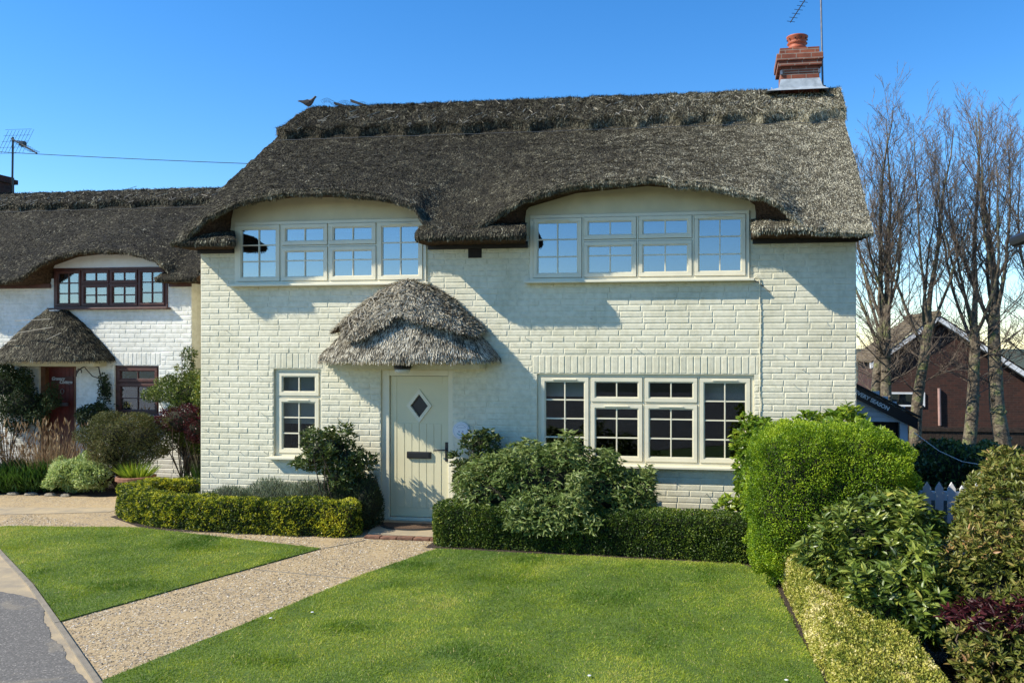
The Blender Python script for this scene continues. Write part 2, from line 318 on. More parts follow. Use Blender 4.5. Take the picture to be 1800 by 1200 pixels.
def vn(P, f=1.0, seed=0):    # value noise -> 0..1
    P = np.asarray(P)*f+seed*17.31; I = np.floor(P).astype(np.int64); T = P-I; T = T*T*(3-2*T)
    def h(i, j, k):
        n = (i*73856093) ^ (j*19349663) ^ (k*83492791) ^ (seed*2654435761 & 0xffffffff); n = (n ^ (n >> 13))*1274126177 & 0x7fffffff
        return ((n ^ (n >> 16)) & 0xffff)/65535.
    r = 0
    for a in (0, 1):
        for b in (0, 1):
            for c in (0, 1):
                w = (T[:, 0] if a else 1-T[:, 0])*(T[:, 1] if b else 1-T[:, 1])*(T[:, 2] if c else 1-T[:, 2])
                r = r+w*h(I[:, 0]+a, I[:, 1]+b, I[:, 2]+c)
    return r
def nrm(v): return v/np.maximum(np.linalg.norm(v, axis=1, keepdims=True), 1e-9)
def rv(n): return nrm(RNG.normal(size=(n, 3)))
# ---- leaves
def leafgeo(P, D, L, Wd, kind='diamond', fold=.25, droop=.0):
    n = len(P); Wd = np.broadcast_to(Wd, n)[:, None]; L = np.broadcast_to(L, n)[:, None]
    S = nrm(np.cross(D, rv(n))); Nn = np.cross(S, D)
    fl = Nn[:, 2] < 0; S[fl] *= -1; Nn[fl] *= -1
    if kind == 'blade':
        V = np.stack([P-S*Wd/2, P+S*Wd/2, P+D*L], 1); F = np.array([[0, 1, 2]])
    elif kind == 'diamond':
        V = np.stack([P, P+D*L*.5+S*Wd/2+Nn*Wd*fold, P+D*L-Nn*L*droop, P+D*L*.5-S*Wd/2+Nn*Wd*fold], 1); F = np.array([[0, 1, 2, 3]])
    else:
        def row(t, w): 
            m = P+D*L*t-Nn*L*droop*t*t; return [m+S*Wd*w/2+Nn*Wd*fold*w, m, m-S*Wd*w/2+Nn*Wd*fold*w]
        V = np.stack([P]+row(.3, .9)+row(.65, .8)+[P+D*L-Nn*L*droop], 1)
        F = np.array([[0, 1, 2], [0, 2, 3], [1, 4, 2], [2, 4, 5], [2, 5, 6], [2, 6, 3], [4, 7, 5], [5, 7, 6]])
    k = V.shape[1]; FF = (F[None]+(np.arange(n)*k)[:, None, None]).reshape(-1, F.shape[1])
    return V.reshape(-1, 3), FF, k
def foliage(name, m, P, D, L, Wd, parent, kind='diamond', fold=.25, droop=0, rnd=None, origin=None):
    V, F, k = leafgeo(P, D, L, Wd, kind, fold, droop)
    if rnd is None: rnd = np.clip(.5+.5*(vn(P, 5, 3)-.5)+.3*RNG.normal(size=len(P))*.8, 0, 1)
    return npmesh(name, V, F, m, parent, origin, rnd=np.repeat(rnd, k))
# ---- fields
def ell(c, r, p=2.0):
    c = np.array(c); r = np.array(r)
    def f(X):
        q = np.abs((X-c)/r); s = (q**p).sum(1)**(1/p); return (s-1)*r.min(), nrm((X-c)/r**2*1.0)
    f.bb = (c-r, c+r); return f
def union(fs):
    def f(X):
        ds = [g(X) for g in fs]; D = np.stack([d[0] for d in ds]); i = D.argmin(0); Nn = np.stack([d[1] for d in ds])[i, np.arange(len(X))]
        return D.min(0), Nn
    f.bb = (np.min([g.bb[0] for g in fs], 0), np.max([g.bb[1] for g in fs], 0)); return f
def sweep(path, w, h, z0=0.0, r=.07):
    A = np.array(path)
    def f(X):
        best = np.full(len(X), 9e9); nn = np.zeros((len(X), 2))
        for a, b in zip(A[:-1], A[1:]):
            ab = b-a; t = np.clip(((X[:, :2]-a)@ab)/(ab@ab), 0, 1); q = X[:, :2]-(a+t[:, None]*ab); d = np.linalg.norm(q, axis=1)
            k = d < best; best[k] = d[k]; nn[k] = q[k]/np.maximum(d[k], 1e-6)[:, None]
        q0 = best-w/2+r; q1 = X[:, 2]-z0-h+r
        d = np.minimum(np.maximum(q0, q1), 0)+np.sqrt(np.maximum(q0, 0)**2+np.maximum(q1, 0)**2)-r
        a = np.clip(.5+(q0-q1)/.1, 0, 1); Nn = np.stack([nn[:, 0]*a, nn[:, 1]*a, 1-a], 1); return d, nrm(Nn)
    f.bb = (np.array([A[:, 0].min()-w, A[:, 1].min()-w, z0]), np.array([A[:, 0].max()+w, A[:, 1].max()+w, z0+h+.1])); return f
def shell(f, n, depth=.08, amp=.03, freq=6, grow=.0, seed=1, power=1.0):
    lo, hi = f.bb; lo = lo-.05-amp; hi = hi+.05+amp; lo[2] = max(lo[2], .01) if lo[2] > -.5 else lo[2]; Ps = []; Ns = []; c = 0; it = 0
    while c < n and it < 400:
        X = lo+(hi-lo)*RNG.random((max(n, 20000), 3)); d, Nn = f(X); dd = d-amp*2*(vn(X, freq, seed)-.5)-grow
        k = (dd < 0) & (dd > -depth*RNG.random(len(X))**power); Ps.append(X[k]); Ns.append(Nn[k]); c += k.sum(); it += 1
    return np.concatenate(Ps)[:n], np.concatenate(Ns)[:n]
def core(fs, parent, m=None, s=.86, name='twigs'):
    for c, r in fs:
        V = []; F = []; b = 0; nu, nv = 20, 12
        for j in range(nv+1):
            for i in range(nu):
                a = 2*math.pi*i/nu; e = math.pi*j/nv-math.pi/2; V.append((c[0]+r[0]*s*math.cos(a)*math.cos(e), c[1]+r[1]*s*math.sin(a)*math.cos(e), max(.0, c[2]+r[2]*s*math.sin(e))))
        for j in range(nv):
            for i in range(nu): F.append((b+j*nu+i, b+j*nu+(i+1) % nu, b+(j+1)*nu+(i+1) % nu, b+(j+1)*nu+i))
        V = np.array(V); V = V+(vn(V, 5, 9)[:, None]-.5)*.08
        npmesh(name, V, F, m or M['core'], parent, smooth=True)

# ---------------------------------------------------------------- ground
def struct(name, mb, m): 
    o = mb.build(name, m); o['kind'] = 'structure'; return o
def terrain():
    xs = np.concatenate([np.linspace(-400, -20, 8), np.arange(-19, 21, 1.0), np.linspace(24, 400, 8)]); ys = np.concatenate([np.linspace(-300, -16, 6), np.arange(-15, 25, 1.0), np.linspace(28, 600, 8)])
    X, Y = np.meshgrid(xs, ys); t = np.clip((Y-3)/6, 0, 1); t = t*t*(3-2*t); s = np.clip((X-2)/1.5, 0, 1)
    Z = -.03-.8*t*s; V = np.stack([X.ravel(), Y.ravel(), Z.ravel()], 1); nx = len(xs)
    F = [(j*nx+i, j*nx+i+1, (j+1)*nx+i+1, (j+1)*nx+i) for j in range(len(ys)-1) for i in range(nx-1)]
    o = npmesh('ground', V, F, M['farground'], origin=(0, 0, 0), smooth=True); o['kind'] = 'structure'
terrain()
struct('gravel_path', MB().add([(-16, 2.6, 0), (-16, -1.0, 0), (-5.72, -4.28, 0), (-4.42, -5.33, 0), (-3.2, -5.2, 0), (-3.2, -.02, 0), (-7.2, -.02, 0), (-7.2, 2.6, 0)], [(0, 1, 2, 3, 4, 5, 6, 7)]), M['gravel'])
struct('concrete_path', MB().add([(-16, .25, .004), (-10.67, .05, .004), (-8.75, .3, .004), (-8.75, -.02, .004), (-10.2, -.42, .004), (-16, -.6, .004)], [(5, 4, 3, 2, 1, 0)]), M['sand'])
K = [(-17, 4.35), (-8.28, -2.26), (-6.9, -3.3), (-5.69, -4.28), (-4.39, -5.34), (-2.0, -7.3), (0, -8.9), (6, -9.2), (40, -9.4)]
off = [(x-.16, y-.14) for x, y in K]
struct('pavement', MB().add([(x, y, .001) for x, y in K]+[(40, -30, .001), (-40, -30, .001), (-40, 4.35, .001)], [tuple(range(11, -1, -1))]), M['sand'])
ap0 = [(-12, -3.5), (-9, -3.55), (-7.2, -3.5), (-6.75, -3.60), (-6.40, -3.72), (-6.12, -3.96), (-5.84, -4.26), (-5.58, -4.46), (-5.50, -4.56), (-5.22, -4.74), (-5.00, -4.95), (-4.54, -5.29), (-2.15, -7.25), (-.1, -9.1), (6, -9.5), (40, -9.8)]
ap = []
for (a, b) in zip(ap0[:-1], ap0[1:]):
    for k in range(9): t = k/9; ap.append((a[0]+(b[0]-a[0])*t+random.uniform(-.006, .006), a[1]+(b[1]-a[1])*t+random.uniform(-.008, .008)))
ap.append(ap0[-1])
struct('road', MB().add([(x, y, .005) for x, y in ap]+[(40, -30, .005), (-40, -30, .005), (-40, -3.5, .005)], [tuple(range(len(ap)+2, -1, -1))]), M['asphalt'])
mb = MB()
for (a, b) in zip(K[:-1], K[1:]):
    a = Vector((*a, 0)); b = Vector((*b, 0)); d = (b-a).normalized(); n = Vector((-d.y, d.x, 0))*.02
    L = (b-a).length; k = max(1, int(L/.9))
    for i in range(k):
        p = a+d*(L*i/k+.004); q = a+d*(L*(i+1)/k-.004); h = .014+.008*random.random()
        mb.slab([(p-n)[:2], (q-n)[:2], (q+n)[:2], (p+n)[:2]], -.02, h)
struct('kerb', mb, M['kerb'])
struct('garden_bed', MB().add([(-7.33, -1.0, .004), (-4.62, -.85, .004), (-4.62, 0, .004), (-7.33, 0, .004), (-7.33, .6, .004), (-8.4, .5, .004), (-8.5, -.3, .004)], [(0, 1, 2, 3, 4, 5, 6)]), M['soil'])
struct('garden_bed', MB().add([(-3.5, -1.3, .006), (.5, -1.62, .006), (.85, -8, .006), (9, -8, .006), (9, 3, .006), (1.7, 3, .006), (1.7, 0, .006), (-3.5, 0, .006)], [(0, 1, 2, 3, 4, 5, 6, 7)]), M['soil'])
struct('garden_bed', MB().add([(-16, .95, .006), (-9.8, 1.0, .006), (-9.0, 1.3, .006), (-7.35, 1.4, .006), (-7.35, 2.6, .006), (-16, 2.6, .006)], [(0, 1, 2, 3, 4, 5)]), M['soil'])
LAWN1 = [(-9.65, -1.2), (-8.28, -2.22), (-6.9, -3.25), (-5.71, -4.22), (-4.70, -1.54), (-6.2, -1.2), (-7.63, -.87), (-8.67, -.98), (-9.35, -1.05)]
LAWN2 = [(-3.34, -1.36), (-3.72, -2.47), (-4.05, -3.94), (-4.40, -5.30), (-2.0, -7.25), (-.0, -8.8), (.95, -8.8), (.72, -4.55), (.62, -3.53), (.53, -2.43), (.46, -1.78), (.19, -1.52), (-.76, -1.47)]
def ccw(p):
    a = sum(p[i][0]*p[(i+1) % len(p)][1]-p[(i+1) % len(p)][0]*p[i][1] for i in range(len(p))); return p if a > 0 else p[::-1]
for i, Lw in enumerate((LAWN1, LAWN2)): struct('lawn', MB().slab(ccw(Lw), -.02, .014), M['lawnbase'])
def inpoly(P, poly):
    c = np.zeros(len(P), bool); n = len(poly)
    for i in range(n):
        x0, y0 = poly[i]; x1, y1 = poly[i-1]
        k = ((y0 > P[:, 1]) != (y1 > P[:, 1])) & (P[:, 0] < (x1-x0)*(P[:, 1]-y0)/(y1-y0+1e-12)+x0); c ^= k
    return c
def grass(poly, dens, label, ymin=-5.9):
    A = np.array(poly); lo = A.min(0)-.02; hi = A.max(0)+.02; lo[1] = max(lo[1], ymin); n = int(dens*(hi-lo).prod())
    X = lo+(hi-lo)*RNG.random((n, 2)); X = X[inpoly(X, poly)]; X = X+RNG.normal(size=X.shape)*.009; n = len(X)
    P = np.column_stack([X, np.full(n, .010)])
    big = vn(P*[1, 1, 0], 1.6, 4); sm = vn(P*[1, 1, 0], 7, 5); tuft = np.clip((vn(P*[1, 1, 0], 2.6, 8)-.6)*4, 0, 1)
    bare = vn(P*[1, 1, 0], 3.3, 21) > .93
    k = ~(bare & (RNG.random(n) < .8)); P = P[k]; big = big[k]; sm = sm[k]; tuft = tuft[k]; n = len(P)
    lean = nrm(np.column_stack([vn(P, 3, 6)-.5, vn(P, 3, 7)-.5, np.zeros(n)]))
    D = nrm(rv(n)*[1.0, 1.0, .3]+lean*.7+[0, 0, .8]); L = (.014+.017*RNG.random(n))*(1+.6*tuft)*(.8+.4*sm)
    rn = np.clip(.38+.9*(big-.5)+.45*(sm-.5)-.35*tuft+.22*RNG.normal(size=n), 0, .97); rn[RNG.random(n) < .02] = 1
    o = foliage('grass', M['grass'], P, D, L, .0055, None, 'blade', rnd=rn); o['kind'] = 'stuff'; o['label'] = label; o['category'] = 'grass'
grass(LAWN1, 12000, 'short mown grass of the lawn left of the gravel path')
grass(LAWN2, 12500, 'short mown grass of the large lawn in front of the window hedge')
# a few daisies and weed rosettes
def pebbles():
    poly = [(-10, -.2), (-9.6, -1.1), (-7.6, -.85), (-4.7, -1.52), (-5.72, -4.25), (-4.42, -5.3), (-3.4, -1.3), (-3.5, -1.0), (-4.2, -1.0), (-8.2, -.85)]
    A = np.array(poly); lo = A.min(0); hi = A.max(0); X = lo+(hi-lo)*RNG.random((60000, 2)); X = X[inpoly(X, poly)]
    k = vn(np.column_stack([X, X[:, :1]*0]), 2.2, 31) < .62+.25*RNG.random(len(X)); X = X[k][:26000]; n = len(X)
    r = .004+.006*RNG.random(n)**2; a = RNG.random(n)*6.28; s = r*(1.2+.8*RNG.random(n)); h = r*.45
    c, q = np.cos(a), np.sin(a); z = np.zeros(n)
    P = np.column_stack([X, z+.001]); U = np.column_stack([c, q, z]); Wv = np.column_stack([-q, c, z])
    V = np.stack([P+U*s[:, None], P+Wv*r[:, None], P-U*s[:, None], P-Wv*r[:, None], P+np.column_stack([z, z, h])+U*(s*.4)[:, None], P+np.column_stack([z, z, h])-U*(s*.4)[:, None]], 1)
    F = np.array([[0, 1, 4], [1, 5, 4], [1, 2, 5], [2, 3, 5], [3, 4, 5], [3, 0, 4]]); FF = (F[None]+(np.arange(n)*6)[:, None, None]).reshape(-1, 3)
    o = npmesh('gravel', V.reshape(-1, 3), FF, M['pebble'], rnd=np.repeat(RNG.random(n), 6)); tagit(o, 'loose stones set in the tan gravel path', 'gravel', kind='stuff')
M['pebble'] = leafmat('pebble_stone', [(0, (.10, .09, .08)), (.3, (.30, .22, .12)), (.7, (.50, .40, .24)), (1, (.66, .60, .5))], 0, .7)
pebbles()

for (p, q) in (((-4.98, -2.46), (-3.80, -2.62)), ((-4.69, -1.53), (-4.36, -1.06))):
    a = Vector((*p, 0)); b = Vector((*q, 0)); n_ = Vector((-(b-a).y, (b-a).x, 0)).normalized()*.007; struct('path_joint', MB().slab([(a+n_)[:2], (a-n_)[:2], (b-n_)[:2], (b+n_)[:2]], -.01, .0065), M['kerb'])
def daisies():
    for i, (x, y) in enumerate(((-3.62, -3.75), (-.95, -4.75), (.45, -4.62), (.38, -4.8), (-3.9, -3.95))):
        mb = MB(); mb.lathe([(.004, 0), (.012, .004), (.014, .008), (.004, .011)], (x, y, .028), 8)
        tagit(mb.build('petal', M['white']), ['white petal at the edge of the path and the large lawn', 'white petal lying in the middle foreground grass', 'white petal in the grass near the variegated hedge', 'nearer white petal in the grass by the variegated hedge', 'white petal by the nearer end of the gravel path edge'][i], 'petal')
daisies()
# ---------------------------------------------------------------- brick walls
def brick_front(name, m, parent, x0, x1, z0, z1, y, opens, soldiers, blen=.30, bh=.08, thick=.25):
    """backing sheet with openings plus every brick face as relief"""
    V = []; F = []
    def quad(a, b, c, d): k = len(V); V.extend([a, b, c, d]); F.append((k, k+1, k+2, k+3))
    xs = sorted({x0, x1, *[o[0] for o in opens], *[o[1] for o in opens]}); zs = sorted({z0, z1, *[o[2] for o in opens], *[o[3] for o in opens]})
    xs = [x for x in xs if x0 <= x <= x1]; zs = [z for z in zs if z0 <= z <= z1]
    for i in range(len(xs)-1):
        for j in range(len(zs)-1):
            cx, cz = (xs[i]+xs[i+1])/2, (zs[j]+zs[j+1])/2
            if any(o[0] < cx < o[1] and o[2] < cz < o[3] for o in opens): continue
            a, b, c, d = xs[i], xs[i+1], zs[j], zs[j+1]
            quad((a, y, c), (b, y, c), (b, y, d), (a, y, d)); quad((b, y+thick, c), (a, y+thick, c), (a, y+thick, d), (b, y+thick, d))
    for (a, b, c, d) in opens:
        quad((a, y, c), (a, y+thick, c), (a, y+thick, d), (a, y, d)); quad((b, y, d), (b, y+thick, d), (b, y+thick, c), (b, y, c))
        quad((a, y, d), (a, y+thick, d), (b, y+thick, d), (b, y, d)); quad((a, y, c), (b, y, c), (b, y+thick, c), (a, y+thick, c))
    quad((x0, y, z1), (x0, y+thick, z1), (x0, y+thick, z0), (x0, y, z0)); quad((x1, y, z0), (x1, y+thick, z0), (x1, y+thick, z1), (x1, y, z1))
    def brick(a, b, c, d):
        g = .0065; a += g; b -= g; c += g; d -= g
        if b-a < .02 or d-c < .012: return
        p = .0036+.0022*random.random(); e = .006; t = random.uniform(-.0016, .0016); w = [random.uniform(-.0018, .0018) for _ in range(4)]
        k = len(V)
        V.extend([(a+w[0], y-.0003, c+w[1]), (b+w[2], y-.0003, c+w[1]), (b+w[2], y-.0003, d+w[3]), (a+w[0], y-.0003, d+w[3]),
                  (a+e, y-p-t, c+e), (b-e, y-p+t, c+e), (b-e, y-p+t, d-e), (a+e, y-p-t, d-e)])
        F.extend([(k+4, k+5, k+6, k+7), (k, k+1, k+5, k+4), (k+1, k+2, k+6, k+5), (k+2, k+3, k+7, k+6), (k+3, k, k+4, k+7)])
    holes = list(opens)+list(soldiers); r = 0; z = z0
    while z < z1-.01:
        zt = min(z+bh, z1); x = x0-(blen/2 if r % 2 else 0)-random.uniform(0, .02)
        while x < x1:
            bl = blen*random.choice([1, 1, .99, .985, 1.01, .5 if random.random() < .1 else 1.015]); a, b = max(x, x0), min(x+bl, x1); x += bl
            segs = [(a, b)]
            for (p, q, s, t) in holes:
                if t-.012 > z and s+.012 < zt:
                    nz = []
                    for (u, v) in segs:
                        if q <= u or p >= v: nz.append((u, v))
                        else:
                            if p > u: nz.append((u, p))
                            if q < v: nz.append((q, v))
                    segs = nz
            for (u, v) in segs: brick(u, v, z, zt)
        z += bh; r += 1
    for (p, q, s, t) in soldiers:
        x = p
        while x < q-.02: b = min(x+random.uniform(.082, .098), q); brick(x, b, s, t); x = b
    return npmesh(name, V, F, m, parent)

# ---------------------------------------------------------------- windows
def window(parent, x0, x1, z0, z1, cols, y, fm, gm, fw=.045, bw=.018, sill=.05, sash=.05, label=None, name='window', depth=.07, blind=None, sillname='sill', hard=True):
    """cols: list of (width, [(height fraction from top, nx, ny), ...])"""
    fr = MB()
    fr.box(x0, x1, y, y+depth, z1-fw, z1); fr.box(x0, x1, y, y+depth, z0, z0+fw*.8)
    fr.box(x0, x0+fw, y, y+depth, z0+fw*.8, z1-fw); fr.box(x1-fw, x1, y, y+depth, z0+fw*.8, z1-fw)
    tot = sum(c[0] for c in cols); ix0, ix1, iz0, iz1 = x0+fw, x1-fw, z0+fw*.8, z1-fw; mul = fw*.55
    usable = ix1-ix0-mul*(len(cols)-1); x = ix0; cas = []
    for ci, (w, rows) in enumerate(cols):
        cw = usable*w/tot; 
        if ci < len(cols)-1: fr.box(x+cw, x+cw+mul, y, y+depth, iz0, iz1)
        zt = iz1; us = iz1-iz0-mul*(len(rows)-1)
        for ri, (h, nx, ny, br) in enumerate(rows):
            zb = zt-us*h
            if ri < len(rows)-1: fr.box(x, x+cw, y+.001, y+depth, zb-mul, zb)
            cas.append((x, x+cw, zb, zt, nx, ny, br)); zt = zb-mul
        x += cw+mul
    wo = fr.build(name, fm, parent, bevel=.004)
    if label: wo['label'] = label
    for (a, b, c, d, nx, ny, br) in cas:
        s = MB(); ys = y-.014; g = .004; a += g; b -= g; c += g; d -= g; yb = y+depth-.02
        for (p, q, r_, t) in ((a, b, d-sash, d), (a, b, c, c+sash), (a, a+sash, c+sash, d-sash), (b-sash, b, c+sash, d-sash)): s.box(p, q, ys, yb, r_, t)
        # stepped bead round the glass
        e = .014; A, B, Cc, Dd = a+sash, b-sash, c+sash, d-sash; ym = ys+.012
        for (p, q, r_, t) in ((A, B, Dd-e, Dd), (A, B, Cc, Cc+e), (A, A+e, Cc+e, Dd-e), (B-e, B, Cc+e, Dd-e)): s.box(p, q, ym, yb-.002, r_, t)
        for i in range(1, nx): xx = A+(B-A)*i/nx; s.box(xx-bw/2, xx+bw/2, ym+.002, yb-.004, Cc+e, Dd-e)
        fr_ = br if br else [k/ny for k in range(1, ny)]
        for t in fr_: zz = Dd-(Dd-Cc)*t; s.box(A+e, B-e, ym+.0035, yb-.006, zz-bw/2, zz+bw/2)
        s.build('casement', fm, wo, bevel=.003)
        yg = ym+.016
        MB().box(A-.002, B+.002, yg, yg+.006, Cc-.002, Dd+.002).build('pane', gm, wo)
        if nx*ny >= 6 and hard: MB().box((a+b)/2-.16, (a+b)/2+.16, ys-.014, ys-.0006, d-.034, d-.018).build('trickle_vent', fm, wo, bevel=.003)
    if sill:
        MB().prism([(x0-.06, z0-.035), (x1+.06, z0-.035), (x1+.06, z0-.002), (x0-.06, z0-.002)], y-sill-.04, y+.05).build(sillname, fm, wo, bevel=.006)
    if blind:
        for (p, q, zb) in blind: MB().box(p, q, y+.14, y+.145, zb, z1+.02).build('blind', M['blind'], wo)
    return wo
T = [(1.0, 2, 3, None)]
V2 = lambda k=.385: [(k, 2, 1, None), (1-k, 2, 2, [.36])]
V3 = lambda k=.30: [(k, 2, 1, None), (1-k, 2, 3, [.22, .61])]

# ---------------------------------------------------------------- thatch
def interp(x, kn): k = np.array(kn); return np.interp(x, k[:, 0], k[:, 1])
def strands(V, F, n, name, m, parent, L=(.05, .09), w=.008, lift=.25, jit=.25, keep=None, downv=None, off=.0, cat=None, rnd=None):
    V = np.asarray(V); F = np.asarray(F); a, b, c, d = (V[F[:, i]] for i in range(4)); nn = np.cross(c-a, d-b); ar = np.linalg.norm(nn, axis=1)/2; nn = nrm(nn)
    if keep is not None: ar = ar*keep
    k = RNG.choice(len(F), n, p=ar/ar.sum()); u = RNG.random((n, 1)); v = RNG.random((n, 1))
    P = a[k]*(1-u)*(1-v)+b[k]*u*(1-v)+c[k]*u*v+d[k]*(1-u)*v; Nn = nn[k]
    dn = np.array([0, 0, -1.0]) if downv is None else downv
    D = nrm(dn-Nn*(Nn@dn)[:, None]); D = nrm(D+Nn*(lift*(.3+RNG.random((n, 1))))+rv(n)*jit)
    ln = L[0]+(L[1]-L[0])*RNG.random((n, 1)); S = nrm(np.cross(D, Nn)+rv(n)*.5)*w*(.6+.8*RNG.random((n, 1)))
    P0 = P-D*ln*.35+Nn*off; Vv = np.stack([P0-S/2, P0+S/2, P0+D*ln+S/4, P0+D*ln-S/4], 1).reshape(-1, 3)
    r = RNG.random(n) if rnd is None else rnd
    return npmesh(name, Vv, np.arange(4*n).reshape(-1, 4), m, parent, rnd=np.repeat(r, 4))
def gridfaces(nr, nc): 
    j, i = np.meshgrid(np.arange(nr-1), np.arange(nc-1), indexing='ij'); a = j*nc+i
    return np.stack([a, a+1, a+nc+1, a+nc], -1).reshape(-1, 4)
def roof(parent, xl, xr, ylip, ywall, yr, zr, lip, zw, base, dx=.035, nstr=150000, sw=.006, capn=40000, label=None, yb_front=.72, caplen=1, capthick=.12, fade=2.3, zlow=None, tilt=0, scal=1):
    """xl, xr: functions of y for the two verges; front slope with eyebrow arches, soffit, back slope"""
    slope = (zr-zlow)/(yr-ylip); nc = int((xr(ylip)-xl(ylip))/dx); u = np.linspace(0, 1, nc)
    ys = np.concatenate([np.linspace(yr*2-ylip, yr, 20)[:-1], np.linspace(yr, ylip+.07, 90)])
    rows = []; mi = []
    xs0 = np.linspace(xl(ylip), xr(ylip), 400); L0 = interp(xs0, lip)-zlow; dxx = xs0[1]-xs0[0]
    sig = [0.02, .08, .16, .28, .42]; Ls = []
    for s in sig:
        kx = np.arange(-int(4*s/dxx)-1, int(4*s/dxx)+2)*dxx; kk = np.exp(-kx**2/2/s/s); kk /= kk.sum(); pad = len(kk)//2
        Ls.append(np.convolve(np.pad(L0, pad, mode='edge'), kk, 'valid'))
    def top(x, y):
        if y >= yr: return np.full_like(x, zr-slope*(y-yr))
        t = min(1, max(0, (y-ylip)/fade)); q = t*(len(sig)-1)*1.15; i = min(int(q), len(sig)-2); f = min(1, q-i)
        d = np.interp(x, xs0, Ls[i])*(1-f)+np.interp(x, xs0, Ls[i+1])*f
        g = (1-t)**1.6*(1+.5*t); return zlow+slope*(y-ylip)+d*g+.06*np.sin(math.pi*min(1, (y-ylip)/(yr-ylip)))
    for y in ys:
        x = xl(y)+(xr(y)-xl(y))*u; z = top(x, y)+tilt*(1-u)*max(0, 1-abs(y-yr)/(yr-ylip)); rows.append(np.stack([x, np.full(nc, y), z], 1)); mi.append(0)
    x = xl(ylip)+(xr(ylip)-xl(ylip))*u; zl = interp(x, lip)
    rows.append(np.stack([x, np.full(nc, ylip+.02), zl+.03], 1)); rows.append(np.stack([x, np.full(nc, ylip), zl+.0], 1)); mi += [0, 0]
    rows.append(np.stack([x, np.full(nc, ylip+.012), zl-.03], 1)); mi.append(0)
    rows.append(np.stack([x, np.full(nc, ylip+.06), zl-.045], 1)); mi.append(1)
    zq = interp(x, zw); rows.append(np.stack([x, np.full(nc, ywall-.04), zq*.75+zl*.25-.02], 1)); mi.append(1)
    rows.append(np.stack([x, np.full(nc, ywall+.03), zq], 1)); mi.append(1); rows.append(np.stack([x, np.full(nc, ywall+.35), zq], 1)); mi.append(1)
    nr = len(rows); V = np.concatenate(rows); F = gridfaces(nr, nc)
    amp = np.ones(len(V))*.034; amp[(nr-3)*nc:] = .0
    d = (vn(V, 9, 2)-.5)+(vn(V, 3, 5)-.5)*1.5+(vn(V, 28, 3)-.5)*.5; V2_ = V.copy(); V2_[:, 2] += d*amp; V2_[:, 1] += (vn(V, 17, 7)-.5)*amp*.8
    fm = np.repeat(np.array([1 if mi[j+1] else 0 for j in range(nr-1)]), nc-1)
    # verge faces (gable ends), thickness .34
    VV = [V2_]; FF = [F]; MI = [fm]; b = len(V2_)
    for side in (0, nc-1):
        nrow = len(ys); e = V2_[np.arange(nrow)*nc+side]; e1 = e.copy(); e1[:, 2] -= .05+.29*np.clip((e[:, 1]-ylip-.1)/1.0, 0, 1); inn = .35 if side == 0 else -.35
        e2 = e1.copy(); e2[:, 0] += inn; VV += [e, e1, e2]
        for a in (0, 1):
            i = np.arange(nrow-1); q = np.stack([b+a*nrow+i, b+a*nrow+i+1, b+(a+1)*nrow+i+1, b+(a+1)*nrow+i], 1)
            FF.append(q); MI.append(np.full(len(q), a))
        b += 3*nrow
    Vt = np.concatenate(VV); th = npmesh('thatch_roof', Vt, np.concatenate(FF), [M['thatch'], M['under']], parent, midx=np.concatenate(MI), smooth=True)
    if label: th['label'] = label
    nf = 19+90+2; sub = F[(19)*(nc-1):(19+90+2)*(nc-1)]
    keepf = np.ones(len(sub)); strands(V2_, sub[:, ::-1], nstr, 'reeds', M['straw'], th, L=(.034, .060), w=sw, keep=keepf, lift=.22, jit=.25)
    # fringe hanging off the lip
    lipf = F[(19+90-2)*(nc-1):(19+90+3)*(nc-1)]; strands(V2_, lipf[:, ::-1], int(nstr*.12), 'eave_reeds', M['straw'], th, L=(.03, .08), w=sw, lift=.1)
    # ---- ridge cap
    cx = np.linspace(0, 1, int(nc*.9)); n2 = len(cx); sc = lambda x: scal*(.02+.11*(1-np.abs(np.sin(x*math.pi/.78+1.3*np.sin(x*.9)))**.7)+.05*(vn(np.stack([x, x*0, x*0], 1), 2.3, 5)-.5))
    rows = []
    for sgn in (1, -1):
        for s in (np.linspace(1, 0, 22) if sgn == 1 else np.linspace(0.06, 1, 10)):
            y0 = yr-sgn*s*yb_front; xa, xb = xl(yr-s*yb_front)-.03, xr(yr-s*yb_front)+.03; x = xa+(xb-xa)*cx
            yy = yr-sgn*s*(yb_front+sc(x)); zz = zr-slope*np.abs(yy-yr)+capthick*(1-.1*s)+.05-.10*np.exp(-(np.abs(yy-yr)/.12)**2)+tilt*(1-cx)*(1-abs(s)*yb_front/(yr-ylip))
            rows.append(np.stack([x, yy, zz], 1))
    # inner skirt row at the front bottom edge (thickness of the cap)
    f0 = rows[0].copy(); f0[:, 1] += .05; f0[:, 2] -= capthick*.9; rows.insert(0, f0)
    bk = rows[-1].copy(); bk[:, 2] -= capthick; rows.append(bk)
    nr = len(rows); V = np.concatenate(rows); V[:, 2] += (vn(V, 7, 8)-.5)*.05+(vn(V, 22, 8)-.5)*.02; V[:, 1] += (vn(V, 11, 3)-.5)*.03
    F = gridfaces(nr, n2); cap = npmesh('ridge_cap', np.concatenate([V, V[0:1]]), F, [M['thatch'], M['under']], th, smooth=True)
    for side in (0, n2-1):     # closed ends
        e = V[np.arange(nr)*n2+side]; 
    # end caps as mesh in the same part
    for side in (0, n2-1):
        e = [tuple(V[j*n2+side]) for j in range(nr)]; MB().add(e, [tuple(range(nr)) if side else tuple(range(nr-1, -1, -1))]).build('cap_end', M['under'], th)
    strands(V, F[:(24)*(n2-1)], capn, 'cap_reeds', M['straw'], th, L=(.05, .12), w=sw*1.0, lift=.3, jit=.55)
